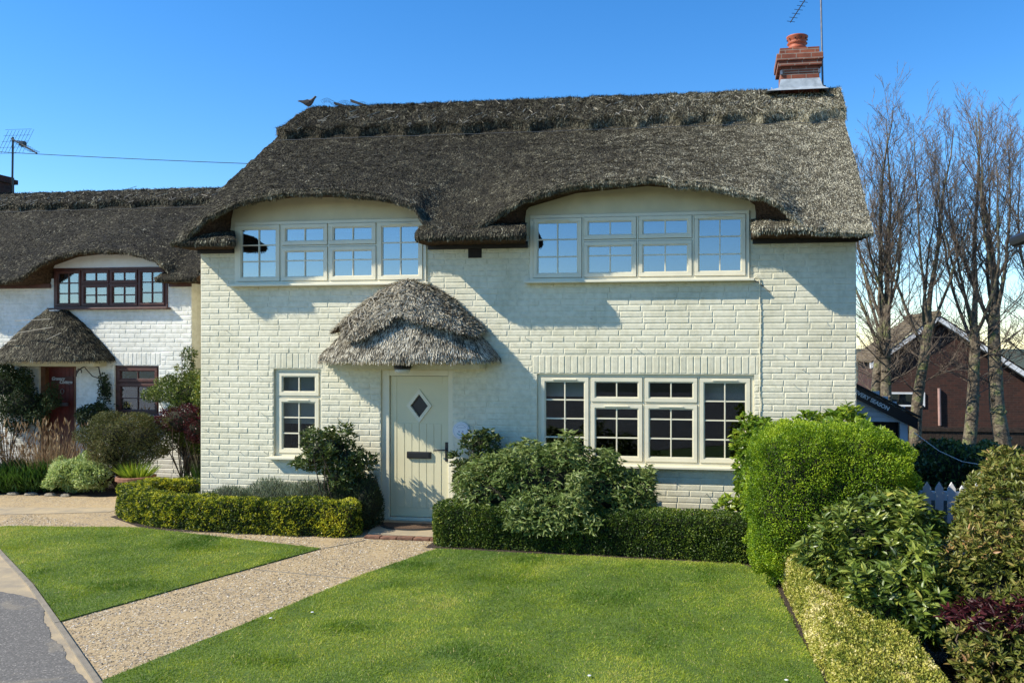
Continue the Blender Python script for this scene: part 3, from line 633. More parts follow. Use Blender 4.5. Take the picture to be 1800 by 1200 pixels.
    ragged = F[:2*(n2-1)]; strands(V, ragged, int(capn*.22), 'cap_fringe', M['straw'], th, L=(.06, .16), w=sw, lift=.5, jit=.6)
    # hazel liggers and netting wires
    sp = MB(); x = xl(yr)+.3
    while x < xr(yr)-.3:
        for q in range(5):
            if q > 1:
                s = random.uniform(.55, 1.12); xx = x+random.uniform(-.2, .2); a_ = random.uniform(-.09, .09); zt = lambda s: zr-slope*s*yb_front+capthick+.06+tilt*(xr(yr)-xx)/(xr(yr)-xl(yr))*(1-s*yb_front/(yr-ylip))
                sp.tube([(xx, yr-s*yb_front, zt(s)), (xx+a_, yr-(s+.12)*yb_front, zt(s+.12))], .0045, 3); continue
            s = random.uniform(.25, .95); s2 = s+random.uniform(-.2, .2); xx = x+random.uniform(-.2, .2); x2 = xx+random.uniform(-.18, .18)
            P = lambda xx, s: (xx, yr-s*yb_front, zr-slope*s*yb_front+capthick+.065+tilt*(xr(yr)-xx)/(xr(yr)-xl(yr))*(1-s*yb_front/(yr-ylip)))
            if random.random() < .6: sp.tube([P(xx, s), P(x2, s2)], .006, 4)
        x += .3
    tagit(sp.build('hazel_spars', M['spar'], th), kind='stuff')
    wr = MB(); xs = np.linspace(xl(ylip)+.15, xr(ylip)-.1, 60)
    for s, dz in ((yb_front+.20, .07),):
        pts = [(x, yr-s, float(top(np.array([x]), yr-s)[0])+dz*.5+.01*random.random()+tilt*(xr(yr)-x)/(xr(yr)-xl(yr))*(1-s/(yr-ylip))) for x in np.clip(xs, xl(yr-s)+.03, xr(yr-s)-.03)]; wr.tube(pts, .004, 4)
    wr.build('netting_edge', M['wire'], th)
    return th, top
def bolster(parent, x0, x1, y0, y1, z0, z1, n, back=0, name='eave_thatch', m=None):
    """low roll of eave thatch with rounded front and cut ends"""
    prof = [(y1, z1+.1), (y0+.16, z1+.02), (y0+.06, z1-.05), (y0+.01, (z0+z1)/2), (y0, z0+.05), (y0+.02, z0+.01), (y0+.08, z0), (y1, z0)]
    nc = max(8, int((x1-x0)/.04)); xs = np.linspace(x0, x1, nc); rows = []
    for (y, z) in prof: rows.append(np.stack([xs, np.full(nc, y), np.full(nc, z)], 1))
    V = np.concatenate(rows); e = np.minimum(xs-x0, x1-xs); sh = np.clip(1-e/.1, 0, 1)**2*.06; fx = np.clip((V[:, 0]-x0)/(x1-x0), 0, 1); V[:, 0] -= back*fx**3*np.clip((V[:, 1]-y0)/(y1-y0), 0, 1); V[:, 1] += np.tile(sh, len(prof)); V[:, 2] += (vn(V, 12, 4)-.5)*.03
    F = gridfaces(len(prof), nc); k = len(V); ends = []
    mi = np.array([0]*(len(F))); mi[-(nc-1):] = 1
    o = npmesh(name, V, F, [M['thatch'], M['under']], parent, midx=mi, smooth=True)
    for s in (0, nc-1): MB().add([tuple(V[j*nc+s]) for j in range(len(prof))], [tuple(range(len(prof))) if s else tuple(range(len(prof)-1, -1, -1))]).build('eave_end', M['under'], parent)
    strands(V, F[:5*(nc-1)][:, ::-1], n, 'eave_reeds', m or M['straw'], parent, L=(.03, .07), w=.008, lift=.2)

# ================================================================ MAIN COTTAGE
H = thing('thatched_cottage', (-2.83, 2.6, 0), 'cream painted brick cottage with dark thatched roof, two eyebrow dormers and thatched porch', 'cottage')
X0, X1 = -7.32, 1.66
OPN = [(-6.78, -3.97, 3.26, 4.13), (-2.53, .34, 3.26, 4.13), (-6.21, -5.50, .86, 2.08), (-2.44, .40, .85, 2.03), (-4.63, -3.61, -.03, 2.07)]
brick_front('wall', M['wall'], H, X0, X1, -.03, 3.86, 0, [(a, b, c, min(d, 3.86)) for a, b, c, d in OPN], [(-2.5, .46, 2.035, 2.27), (-6.27, -5.44, 2.085, 2.30)])
for (a, b, w_) in ((-6.86, -3.9, [(-6.86, 4.46), (-6.4, 4.56), (-5.6, 4.58), (-4.8, 4.52), (-4.05, 4.35), (-3.9, 4.28)]), (-2.6, .42, [(-2.6, 4.36), (-1.9, 4.52), (-.96, 4.58), (-.2, 4.5), (.34, 4.34), (.42, 4.3)])):
    MB().prism([(a, 4.132), (b, 4.132)]+w_[::-1], -.008, .2).build('dormer_panel', M['render'], H)
    MB().box(a, a+.078, -.006, .2, 3.861, 4.131).build('dormer_cheek', M['render'], H); MB().box(b-.068, b, -.006, .2, 3.861, 4.131).build('dormer_cheek', M['render'], H)
mb = MB(); mb.add([(X0, .25, -.03), (X0, 5.2, -.03), (X0, 5.2, 3.86), (X0, 2.6, 6.1), (X0, .25, 4.05)], [(0, 1, 2, 3, 4)]); mb.add([(X1, .25, -.03), (X1, 5.2, -.03), (X1, 5.2, 3.86), (X1, 2.6, 6.1), (X1, .25, 4.05)], [(4, 3, 2, 1, 0)])
mb.box(X0, X1, 5.2, 5.4, -.03, 3.86); mb.build('side_wall', M['render'], H)
MB().box(X0+.02, X1-.02, .26, 5.19, 2.55, 2.65).box(X0+.02, X1-.02, 2.4, 2.5, 0, 6).build('interior_floor', M['dark'], H)
for (a, b) in ((X0-.02, -6.8), (-3.94, -2.56), (.38, X1+.02)): MB().box(a, b, -.05, -.01, 3.70, 3.79).build('eave_fascia', M['blackwood'], H)
window(H, -6.78, -3.97, 3.26, 4.13, [(1, T), (1.06, V2()), (1.06, V2()), (1, T)], -.03, M['frame'], M['glassup'], label='upper left casement window reflecting the sky', blind=[(-6.7, -6.05, 3.95), (-6.03, -4.7, 3.98), (-4.68, -4.02, 3.90)])
window(H, -2.53, .34, 3.26, 4.13, [(1, T), (1.06, V2()), (1.06, V2()), (1, T)], -.03, M['frame'], M['glassup'], label='upper right casement window with white blinds at the top', blind=[(-2.45, -1.8, 3.86), (-1.78, -.4, 3.9), (-.38, .28, 3.86)])
T4 = [(1.0, 2, 4, None)]
window(H, -2.44, .40, .85, 2.03, [(1, T4), (1.06, V3()), (1.06, V3()), (1, T4)], .035, M['frame'], M['glasslo'], label='wide downstairs window with dark panes', sill=.10, blind=[(-2.4, -1.75, 1.72), (-.3, .33, 1.68)])
window(H, -6.21, -5.50, .86, 2.08, [(1, [(.30, 2, 1, None), (.70, 2, 3, None)])], .045, M['frame'], M['glasslo'], label='narrow downstairs window left of the door', sill=.11, fw=.05, blind=[(-6.2, -5.52, 1.3)])
# roof
LIP = [(-7.45, 3.80), (-7.2, 3.90), (-6.93, 4.12), (-6.43, 4.34), (-5.77, 4.44), (-4.97, 4.42), (-4.33, 4.33), (-3.97, 4.20), (-3.86, 4.02), (-3.76, 3.93), (-3.5, 3.88), (-3.1, 3.93), (-2.86, 4.06), (-2.51, 4.28), (-1.92, 4.41), (-.96, 4.47), (-.28, 4.39), (.13, 4.30), (.53, 4.20), (.70, 4.12), (.84, 3.96), (.97, 3.83), (1.2, 3.79), (1.8, 3.77)]
ZW = [(-7.5, 3.76), (-6.87, 3.76), (-6.83, 4.38), (-6.4, 4.47), (-5.6, 4.5), (-4.8, 4.43), (-4.05, 4.27), (-3.93, 4.2), (-3.88, 3.76), (-2.63, 3.76), (-2.58, 4.24), (-1.9, 4.43), (-.96, 4.5), (-.2, 4.42), (.34, 4.27), (.41, 4.2), (.46, 3.76), (1.8, 3.76)]
xl = lambda y: -7.44+.22*min(1, max(0, (y+.48)/2.4))+.30*max(0, (y-1.9)/.7) if y < 2.6 else -6.92
xr = lambda y: 1.78
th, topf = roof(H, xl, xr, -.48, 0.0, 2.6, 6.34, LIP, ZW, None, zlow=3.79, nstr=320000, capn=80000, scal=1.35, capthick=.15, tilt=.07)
bolster(th, -7.40, -6.52, -.46, .0, 3.755, 3.93, 2500, back=.34)
bolster(th, -3.95, -2.46, -.56, .0, 3.755, 3.95, 5000, back=.16)
bolster(th, .36, 1.25, -.50, .0, 3.755, 3.93, 2500)
# chimney
ch = MB(); ch.box(.90, 1.48, 2.32, 2.88, 6.1, 6.719); ch.box(.85, 1.515, 2.27, 2.93, 6.72, 6.80); ch.box(.83, 1.53, 2.25, 2.95, 6.801, 6.91); ch.box(.88, 1.48, 2.30, 2.90, 6.911, 7.01)
ch = ch.build('chimney', M['redbrick'], H, bevel=.006)
MB().lathe([(.12, 7.0), (.125, 7.04), (.15, 7.08), (.15, 7.10), (.13, 7.12), (.135, 7.15), (.16, 7.165), (.135, 7.19), (.14, 7.2), (.165, 7.26), (.17, 7.275), (.15, 7.28), (.13, 7.27), (.12, 7.15)], (1.17, 2.6, 0), 28).build('chimney_pot', M['terra'], ch, smooth=True)
mb = MB()
for k in range(10):
    a = 2*math.pi*k/10; c, s = math.cos(a), math.sin(a); mb.tube([(1.17+.146*c, 2.6+.146*s, 7.222), (1.17+.162*c, 2.6+.162*s, 7.226)], .011, 8)
mb.build('vent_hole', M['plinth'], ch)
MB().add([(.87, 2.24, 6.38), (1.52, 2.24, 6.38), (1.52, 2.94, 6.38), (.87, 2.94, 6.38), (.893, 2.312, 6.53), (1.487, 2.312, 6.53), (1.487, 2.888, 6.53), (.893, 2.888, 6.53), (.66, 2.14, 6.31), (1.60, 2.14, 6.31), (1.60, 3.0, 6.3), (.66, 3.0, 6.3)], [(0, 1, 5, 4), (1, 2, 6, 5), (2, 3, 7, 6), (3, 0, 4, 7), (8, 9, 1, 0), (9, 10, 2, 1), (10, 11, 3, 2), (11, 8, 0, 3)]).build('lead_flashing', M['lead'], ch)
MB().tube([(.90, 2.312, 6.63), (1.48, 2.312, 6.63)], .007, 6).box(.885, .92, 2.29, 2.32, 6.60, 6.66).box(1.46, 1.495, 2.29, 2.32, 6.60, 6.66).build('chimney_strap', M['alu'], ch)
# air brick
mb = MB(); mb.box(-3.385, -3.20, -.016, .02, 3.58, 3.73)
for k in range(5): mb.box(-3.375, -3.21, -.024, -.017, 3.592+k*.027, 3.605+k*.027)
mb.build('air_brick', M['vent'], H)
# cable down the wall
mb = MB(); pts = [(.47, -.02, 3.24)]+[(.475+random.uniform(-.008, .008), -.014, z) for z in np.arange(3.1, 1.5, -.12)]+[(.48, -.014, 1.45)]; mb.tube(pts, .006, 6); mb.tube([(.38, -.03, 3.25), (.44, -.03, 3.29), (.47, -.02, 3.24)], .006, 6); mb.build('cable', M['frame'], H)
mb.__init__(); mb.tube([(.3, -.012, 3.235), (.44, -.013, 3.22), (.5, -.016, 3.17), (.6, -.012, 3.08)], .004, 5); mb.build('loose_cable', M['black'], H)
# climbing-plant nails in the wall
nail = MB().tube([(0, 0, 0), (0, -.035, .006)], .0035, 5).build('wall_nail', M['alu'], H, origin=(0, 0, 0))
pts = [(-7.25, 1.95), (-7.2, 1.5), (-7.22, .95), (-7.1, 1.75), (-6.95, 1.62), (-6.4, 1.95), (-6.45, 1.62), (-6.38, 1.45), (-7.22, 1.2), (-6.7, .9), (-6.35, .92), (-7.2, .62), (-6.9, 2.6), (-5.3, 2.75), (-5.25, 1.4), (-3.1, 2.2), (-2.6, 2.5), (-1.1, 2.35), (.9, 1.9), (1.0, 2.1), (1.1, 1.35), (1.3, 2.7), (.8, .6), (-.2, .5), (-.6, .62), (1.4, 1.5), (.75, 2.3), (-1.7, 2.75)]
for i, (x, z) in enumerate(pts):
    o = nail if i == 0 else nail.copy()
    if i: COL.objects.link(o)
    o.parent = H; o.location = Vector((x, -.006, z))-H.location; o.rotation_euler = (random.uniform(-.6, .6), 0, random.uniform(-.7, .7)); o.scale = (1, random.uniform(.6, 1.6), 1)
# ---- door
dm = MB(); dx0, dx1 = -4.63, -3.61
dm.box(dx0, dx0+.11, .03, .12, .02, 2.07).box(dx1-.07, dx1, .03, .12, .02, 2.07).box(dx0+.11, dx1-.07, .03, .12, 1.99, 2.07)
df = dm.build('door_frame', M['frame'], H, bevel=.006)
MB().prism([(dx0-.04, -.02), (dx1+.04, -.02), (dx1+.04, .02), (dx0-.04, .02)], -.07, .12).box(dx0+.11, dx1-.07, -.0, .115, .021, .06).build('threshold', M['frame'], df, bevel=.005)
lx0, lx1, lz0, lz1 = dx0+.115, dx1-.075, .065, 1.985
DC, DZ = -4.10, 1.58
d = MB(); yl = .065
# leaf face with a diamond hole
dia = [(DC-.15, DZ), (DC, DZ-.19), (DC+.15, DZ), (DC, DZ+.19)]
out = [(lx0, lz0), (lx1, lz0), (lx1, lz1), (lx0, lz1)]
vs = [(x, yl, z) for x, z in out]+[(x, yl, z) for x, z in dia]+[(x, yl+.04, z) for x, z in dia]
d.add(vs, [(0, 1, 6, 5), (1, 2, 6), (2, 3, 7, 6), (3, 0, 4, 7), (0, 5, 4), (4, 5, 9, 8), (5, 6, 10, 9), (6, 7, 11, 10), (7, 4, 8, 11)])
gx = [lx0+.10+i*(lx1-lx0-.20)/6 for i in range(7)]
leaf = d.build('door', M['door'], H); leaf['label'] = 'cream boarded front door with a diamond pane'
g2 = MB()
bord = [(lx0, lx0+.09, lz0, lz1), (lx1-.09, lx1, lz0, lz1), (lx0+.09, lx1-.09, lz0, lz0+.12), (lx0+.09, lx1-.09, lz1-.1, lz1)]
for i in range(6):
    a, b = gx[i]+.004, gx[i+1]-.004
    ztop = 1.34+0*i; g2.box(a, b, yl-.006, yl-.0005, lz0+.125, ztop)
g2.build('door_boards', M['door'], leaf, bevel=.003)
g2 = MB()
for (a, b, c, e) in bord: g2.box(a+.001, b-.001, yl-.005, yl-.0004, c+.001, e-.001)
g2.build('door_border', M['door'], leaf, bevel=.002)
fr = MB(); o2 = [(DC-.18, DZ), (DC, DZ-.23), (DC+.18, DZ), (DC, DZ+.23)]; i2 = [(DC-.125, DZ), (DC, DZ-.16), (DC+.125, DZ), (DC, DZ+.16)]
for yy in (0,):
    vs = [(x, yl-.018, z) for x, z in o2]+[(x, yl-.018, z) for x, z in i2]+[(x, yl-.001, z) for x, z in o2]+[(x, yl+.03, z) for x, z in i2]
    fs = []
    for k in range(4): n = (k+1) % 4; fs += [(k, n, n+4, k+4), (k+8, n+8, n, k), (k+4, n+4, n+12, k+12)]
    fr.add(vs, fs)
fr.build('pane_frame', M['frame'], leaf)
MB().add([(x, yl+.02, z) for x, z in i2], [(0, 1, 2, 3)]).build('pane', M['black'], leaf)
MB().box(-4.27, -3.93, yl-.035, yl-.002, .865, .955).box(-4.25, -3.95, yl-.043, yl-.036, .875, .94).build('letter_plate', M['black'], leaf, bevel=.012)
hb = MB(); hx = lx1-.025; hb.box(hx-.02, hx+.02, yl-.02, yl-.001, .83, 1.09); hb.tube([(hx, yl-.02, .99), (hx, yl-.06, .99), (hx-.04, yl-.065, .99), (hx-.17, yl-.065, .98)], .009, 8); hb.build('door_handle', M['black'], leaf, bevel=.003)
# ---- porch canopy
def porch(parent, cx, hw, z0, z1, dep, m, n, name, pts_l, pts_r, yw, tiers=True, und='under'):
    """half-round thatched canopy; pts_*: silhouette (half-width fraction at height fraction)"""
    po = MB().box(cx-hw*.84, cx+hw*.84, yw-dep*.42, yw-.012, z0-.10, z0+.03).build(name, M['render'], parent)
    nr, nc = 36, 60; rows = []
    for j in range(nr+1):
        h = j/nr; wl_ = np.interp(h, *zip(*pts_l)); wr_ = np.interp(h, *zip(*pts_r)); a = np.linspace(0, math.pi, nc)
        w = np.where(a < math.pi/2, wl_, wr_); x = cx-np.cos(a)*w*hw; sh = np.sin(a)**.75; y = yw-sh*dep*(.22+.78*((wl_+wr_)/2)); rows.append(np.stack([x, y, np.full(nc, z0+h*(z1-z0))], 1))
    b = rows[0].copy(); b[:, 1] = yw+(b[:, 1]-yw)*.75; b[:, 0] = cx+(b[:, 0]-cx)*.9; b[:, 2] -= .0; rows.insert(0, b)
    V = np.concatenate(rows); V[:, 2] += (vn(V, 9, 3)-.5)*.03; F = gridfaces(nr+2, nc); mi = np.zeros(len(F)); mi[:nc-1] = 1
    c = npmesh('canopy_thatch', V, F[:, ::-1], [M['thatch'], M[und]], po, midx=mi, smooth=True)
    strands(V, F[nc-1:], n, 'canopy_reeds', m, po, L=(.05, .10), w=.008, lift=.14, jit=.14)
    return po, V, F, nr, nc
pl = [(0, 1.0), (.06, .985), (.2, .86), (.33, .76), (.45, .66), (.6, .52), (.75, .37), (.88, .22), (.96, .12), (1, .0)]
pr = [(0, 1.0), (.06, .985), (.2, .88), (.33, .78), (.45, .68), (.6, .54), (.75, .42), (.88, .27), (.96, .14), (1, .0)]
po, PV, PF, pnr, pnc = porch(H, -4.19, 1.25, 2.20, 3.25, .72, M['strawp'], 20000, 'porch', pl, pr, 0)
# upper tier of the canopy: thicker block ridge with a pointed lower edge
nc = 80; rows = []; a = np.linspace(0, math.pi, nc)
edge = .38+.13*np.interp(a, [0, .35, .62, .95, 1.2, 1.62, 2.1, 2.6, 3.14], [-.4, -.55, .35, -1.2, -1.1, 1.15, .2, -.75, -.3])
for j in range(26):
    t = j/25.; h = edge+(1-edge)*t; wl_ = np.interp(h, *zip(*pl)); wr_ = np.interp(h, *zip(*pr)); w = np.where(a < math.pi/2, wl_, wr_)
    g = .09*(1-t**3); x = -4.19-np.cos(a)*(w*1.25+g); y = -np.sin(a)**.75*(.72*(.22+.78*w)+g)-.002; rows.append(np.stack([x, y, 2.20+h*1.05+.05*(1-t*.3)], 1))
b = rows[0].copy(); b[:, 0] = -4.19+(b[:, 0]+4.19)*.91; b[:, 1] *= .87; b[:, 2] += .015; rows.insert(0, b)
V = np.concatenate(rows); V[:, 2] += (vn(V, 11, 6)-.5)*.03; F = gridfaces(27, nc); mi = np.zeros(len(F)); mi[:nc-1] = 1
npmesh('canopy_cap', V, F[:, ::-1], [M['thatch'], M['under']], po, midx=mi, smooth=True)
strands(V, F[nc-1:], 17000, 'cap_reeds', M['strawp'], po, L=(.05, .12), w=.009, lift=.3, jit=.5)
sp = MB()
CV = V.reshape(27, nc, 3)
for k in range(46):
    i = random.randint(12, nc-14); j = random.randint(4, 22); i2_ = min(nc-4, max(3, i+random.choice([-7, -5, 5, 7]))); j2 = min(24, max(2, j+random.randint(-4, 4)))
    p = CV[j, i]+np.array([0, -.03, .015]); q = CV[j2, i2_]+np.array([0, -.03, .015]); md = CV[(j+j2)//2, (i+i2_)//2]+np.array([0, -.035, .018]); sp.tube([p, md, q], .0055, 4)
sp.build('hazel_spar', M['spar'], po)
MB().lathe([(.02, .0), (.11, 0), (.115, -.02), (.11, -.045)], (-4.17, -.36, 2.14), 20).build('porch_lamp', M['black'], po)
MB().lathe([(.105, -.046), (.10, -.075), (.07, -.098), (.02, -.106)], (-4.17, -.36, 2.14), 20).build('lamp_cover', M['lens'], po, smooth=True)

# ---------------------------------------------------------------- things by the door
pq = thing('wall_plaque', (-3.48, -.012, 1.26), 'round white plaque on the wall to the right of the cream door', 'plaque')
mb = MB(); n = 40; c = (-3.48, 1.26)
for (r0, y0, y1) in ((.118, -.032, -.012),):
    mb.prism([(c[0]+r0*math.cos(2*math.pi*k/n), c[1]+r0*math.sin(2*math.pi*k/n)) for k in range(n)], y0, y1)
mb.build('disc', M['white'], pq, bevel=.003)
mb = MB()
for k in range(n): 
    if True: 
        a = 2*math.pi*k/n; b = 2*math.pi*(k+1)/n; mb.tube([(c[0]+.103*math.cos(a), -.033, c[1]+.103*math.sin(a)), (c[0]+.103*math.cos(b), -.033, c[1]+.103*math.sin(b))], .0016, 4, False)
for k in range(9):
    a = R(38+13*k); mb.box(c[0]+.08*math.cos(a)-.004, c[0]+.08*math.cos(a)+.004, -.0335, -.0325, c[1]+.08*math.sin(a)-.006, c[1]+.08*math.sin(a)+.006)
for k in range(6): mb.box(c[0]-.05+k*.018, c[0]-.04+k*.018, -.0335, -.0325, c[1]+.035, c[1]+.046)
mb.build('grey_lettering', M['greymark'], pq)
mb = MB()
for s in (-.026, .026): mb.prism([(c[0]+s+.011*math.cos(R(90+36*k))*(1 if k % 2 == 0 else .5), c[1]-.012+.012*math.sin(R(90+36*k))*(1 if k % 2 == 0 else .5)) for k in range(10)], -.0345, -.0325)
mb.build('blue_star', M['bluemark'], pq)
mb = MB()
for k in range(6): a = R(222+17*k); mb.box(c[0]+.062*math.cos(a)-.007, c[0]+.062*math.cos(a)+.007, -.0340, -.0325, c[1]-.002+.058*math.sin(a)-.006, c[1]-.002+.058*math.sin(a)+.006)
mb.build('green_lettering', M['greenmark'], pq)
st = thing('door_step', (-4.0, -.4, 0), 'low stone step edged with red bricks in front of the cream door', 'step')
MB().slab([(-4.45, -.80), (-3.45, -.88), (-3.45, -.06), (-4.6, -.06)], .004, .035).build('step_slab', M['sand'], st, bevel=.006)
mb = MB(); x = -4.42
while x < -3.45: mb.box(x, x+.205, -.985, -.885, .002, .033+random.uniform(-.003, .003)); x += .215
mb.build('brick_edge', M['oldbrick'], st, bevel=.006)
mt = thing('door_mat', (-4.05, -.45, .035), 'half round brown doormat with black rubber rim on the step', 'doormat')
hp = lambda r, n=24: [(-4.02+r*math.cos(math.pi+math.pi*k/n)*1.15, -.26+r*.86*math.sin(math.pi+math.pi*k/n)) for k in range(n+1)]
MB().slab(hp(.42), .036, .046).build('rubber_rim', M['rubber'], mt); MB().slab(hp(.375), .0465, .052).build('coir_panel', M['coir'], mt)

# roof antennas, dove
an = thing('tv_antenna', (1.56, 2.6, 6.5), 'tall thin aerial mast strapped beside the red brick chimney', 'antenna')
MB().tube([(1.56, 2.56, 6.42), (1.545, 2.56, 7.1), (1.52, 2.56, 8.3)], .016, 8).build('mast', M['alu'], an)
mb = MB(); p0 = Vector((1.06, 2.56, 7.50)); p1 = Vector((1.52, 2.56, 8.2)); mb.tube([p0, p1], .009, 6)
for k in range(12):
    p = p0.lerp(p1, .02+k*.085); mb.tube([p-Vector((.065, .02, -.003)), p+Vector((.065, .02, -.003))], .004, 5)
mb.build('boom', M['black'], an)
MB().box(1.49, 1.60, 2.50, 2.60, 6.40, 6.47).box(1.47, 1.57, 2.53, 2.58, 6.90, 6.93).build('bracket', M['black'], an, bevel=.01)
dv = thing('dove', (-7.10, 2.6, 6.40), 'grey brown dove standing on the left end of the thatched ridge', 'bird')
def dove(o):
    c = Vector((-7.10, 2.6, 6.60)); pr = [(-.19, .035, .004, .022), (-.15, .028, .010, .032), (-.09, .012, .026, .036), (-.05, .0, .045, .045), (0, -.006, .058, .055), (.04, .002, .055, .05), (.075, .028, .040, .040), (.10, .06, .028, .028), (.115, .082, .026, .025), (.13, .095, .022, .022), (.142, .096, .012, .012), (.15, .094, .004, .004)]
    V = []; n = 12
    for (x, z, rz, ry) in pr:
        for k in range(n): a = 2*math.pi*k/n; V.append((c.x+x, c.y+ry*math.cos(a), c.z+z+rz*math.sin(a)))
    F = gridfaces(len(pr), n).tolist(); F = [(j*n+i, j*n+(i+1) % n, (j+1)*n+(i+1) % n, (j+1)*n+i) for j in range(len(pr)-1) for i in range(n)]
    MB().add(V, F+[tuple(range(n-1, -1, -1)), tuple(range((len(pr)-1)*n, len(pr)*n))]).build('body', M['bird'], o, smooth=True)
    for s in (-1, 1):
        w = [(.055, .02), (.02, .045), (-.06, .03), (-.16, .035), (-.10, .0), (-.02, -.02), (.04, -.01)]
        MB().add([(c.x+x, c.y+s*.057, c.z+z) for x, z in w]+[(c.x+x, c.y+s*.045, c.z+z) for x, z in w], [tuple(range(7)), tuple(range(13, 6, -1))]+[(i, (i+1) % 7, (i+1) % 7+7, i+7) for i in range(7)]).build('wing', M['birdd'], o)
        MB().tube([(c.x+.0, c.y+s*.02, c.z-.05), (c.x+.005, c.y+s*.02, c.z-.09), (c.x+.03, c.y+s*.02, c.z-.115)], .004, 5).build('leg', M['doorwood'], o)
    MB().tube([(c.x+.148, c.y, c.z+.094), (c.x+.17, c.y, c.z+.088)], [.005, .001], 6).build('beak', M['black'], o)
dove(dv)
# torn netting and loose thatch on the left ridge
mb = MB()
for k in range(26):
    x = -6.75+k*.031; z = 6.56-.004*k; r_ = .028+.012*random.random()
    mb.tube([(x+r_*math.cos(a)*.8, 2.45+.04*math.sin(a*2), z+r_*math.sin(a)+.03*math.sin(k*.6)) for a in np.linspace(0, 6.1, 8)], .002, 3)
tagit(mb.build('wire_netting', M['wire']), 'torn coil of wire netting sticking up from the left end of the ridge', 'netting')
mb = MB()
for (x, l, h) in ((-6.55, .26, .05), (-6.25, .30, .085)):
    for q in range(7): mb.tube([(x+random.uniform(-.02, .02), 2.48, 6.46+h+q*.006), (x+l, 2.46, 6.44+q*.004)], [.012, .006], 4)
mb.build('loose_thatch', M['birdd'], th)

# ================================================================ NEIGHBOUR COTTAGE
Nn_ = thing('thatched_cottage', (-12.5, 5.2, 0), 'white painted brick cottage with mossy thatch and dark red door, set back on the left', 'cottage')
NO = [(-12.04, -9.77, 3.08, 3.80), (-10.83, -9.95, 1.15, 2.04), (-12.36, -11.6, -.03, 2.08)]
brick_front('wall', M['wallw'], Nn_, -17, -9.31, -.03, 3.62, 2.6, [(a, b, c, min(d, 3.62)) for a, b, c, d in NO], [(-10.9, -9.9, 2.045, 2.27)])
MB().prism([(-12.1, 3.802), (-9.7, 3.802), (-9.7, 3.92), (-10.2, 4.1), (-10.8, 4.16), (-11.5, 4.1), (-12.1, 3.95)], 2.592, 2.8).build('dormer_panel', M['white'], Nn_)
mb = MB(); mb.add([(-9.31, 2.85, -.03), (-9.31, 7.8, -.03), (-9.31, 7.8, 3.5), (-9.31, 5.2, 5.6), (-9.31, 2.85, 3.6)], [(4, 3, 2, 1, 0)]); mb.add([(-17, 2.85, -.03), (-17, 7.8, -.03), (-17, 7.8, 3.5), (-17, 5.2, 5.6), (-17, 2.85, 3.6)], [(0, 1, 2, 3, 4)]); mb.box(-17, -9.31, 7.8, 8, -.03, 3.5); mb.build('side_wall', M['yrender'], Nn_)
MB().box(-16.98, -9.33, 2.86, 7.79, 2.5, 2.6).box(-16.98, -9.33, 4.5, 4.6, 0, 4.9).build('interior_floor', M['dark'], Nn_)
w = window(Nn_, -12.04, -9.77, 3.08, 3.80, [(1, T), (1.06, [(.38, 2, 1, None), (.62, 2, 2, None)]), (1.06, [(.38, 2, 1, None), (.62, 2, 2, None)]), (1, T)], 2.58, M['brownframe'], M['glassn'], label='dark brown framed upstairs window with pale curtains', hard=False, sash=.035, bw=.022)
for (a, b) in ((-11.97, -11.7), (-11.2, -11.02), (-10.78, -10.6), (-11.5, -11.35)):
    mb = MB(); k = 7
    mb.add([(a+(b-a)*i/(2*k), 2.74+(.02 if i % 2 else 0), z) for z in (3.1, 3.79) for i in range(2*k+1)], [(i, i+1, i+2*k+2, i+2*k+1) for i in range(2*k)]); mb.build('curtain', M['curtain'], w)
window(Nn_, -10.83, -9.95, 1.15, 2.04, [(1, [(.32, 2, 1, None), (.68, 2, 2, None)])], 2.63, M['brownframe'], M['glassn'], label='dark red framed downstairs window', hard=False, sash=.045, sill=.05)
df = MB().box(-12.36, -12.27, 2.64, 2.74, 0, 2.08).box(-11.68, -11.6, 2.64, 2.74, 0, 2.08).box(-12.27, -11.68, 2.64, 2.74, 2.0, 2.08).build('door_frame', M['doorwood'], Nn_)
mb = MB(); x = -12.265
for i in range(7): mb.box(x, x+.080, 2.72, 2.75, .02, 1.995); x += .0835
dl = mb.build('door', M['reddoor'], Nn_, bevel=.004); dl['label'] = 'dark red boarded door with a name sign'
MB().box(-12.2, -11.76, 2.705, 2.719, 1.70, 1.83).build('name_board', M['brownframe'], dl)
text('name_lettering', 'Granary', .085, M['curtain'], dl, (-12.06, 2.701, 1.79), sx=.95, bold=.002, shear=.2)
text('name_lettering', 'Cottage', .085, M['curtain'], dl, (-11.90, 2.701, 1.728), sx=.95, bold=.002, shear=.2)
MB().box(-12.08, -11.86, 2.70, 2.719, 1.29, 1.35).box(-12.05, -11.89, 2.695, 2.699, 1.30, 1.335).build('letter_plate', M['alu'], dl, bevel=.004)
MB().tube([(-11.97+.035*math.cos(a), 2.695, 1.56+.045*math.sin(a)) for a in np.linspace(0, 6.28, 14)], .008, 6).build('knocker', M['alu'], dl)
LIPN = [(-17.2, 3.55), (-12.6, 3.54), (-12.3, 3.60), (-12.05, 3.78), (-11.58, 3.97), (-11.02, 4.06), (-10.25, 4.04), (-9.71, 3.88), (-9.52, 3.74), (-9.38, 3.60), (-8.85, 3.54)]
ZWN = [(-17.2, 3.50), (-12.10, 3.5), (-12.06, 3.88), (-11.5, 4.03), (-10.8, 4.08), (-10.2, 4.0), (-9.76, 3.86), (-9.70, 3.5), (-8.8, 3.5)]
thn, _ = roof(Nn_, lambda y: -17.2, lambda y: -8.95-.15*max(0, min(1, (y-2.15)/2)), 2.15, 2.6, 5.2, 5.66, LIPN, ZWN, None, zlow=3.54, nstr=60000, capn=16000, sw=.010, yb_front=.6, dx=.05)
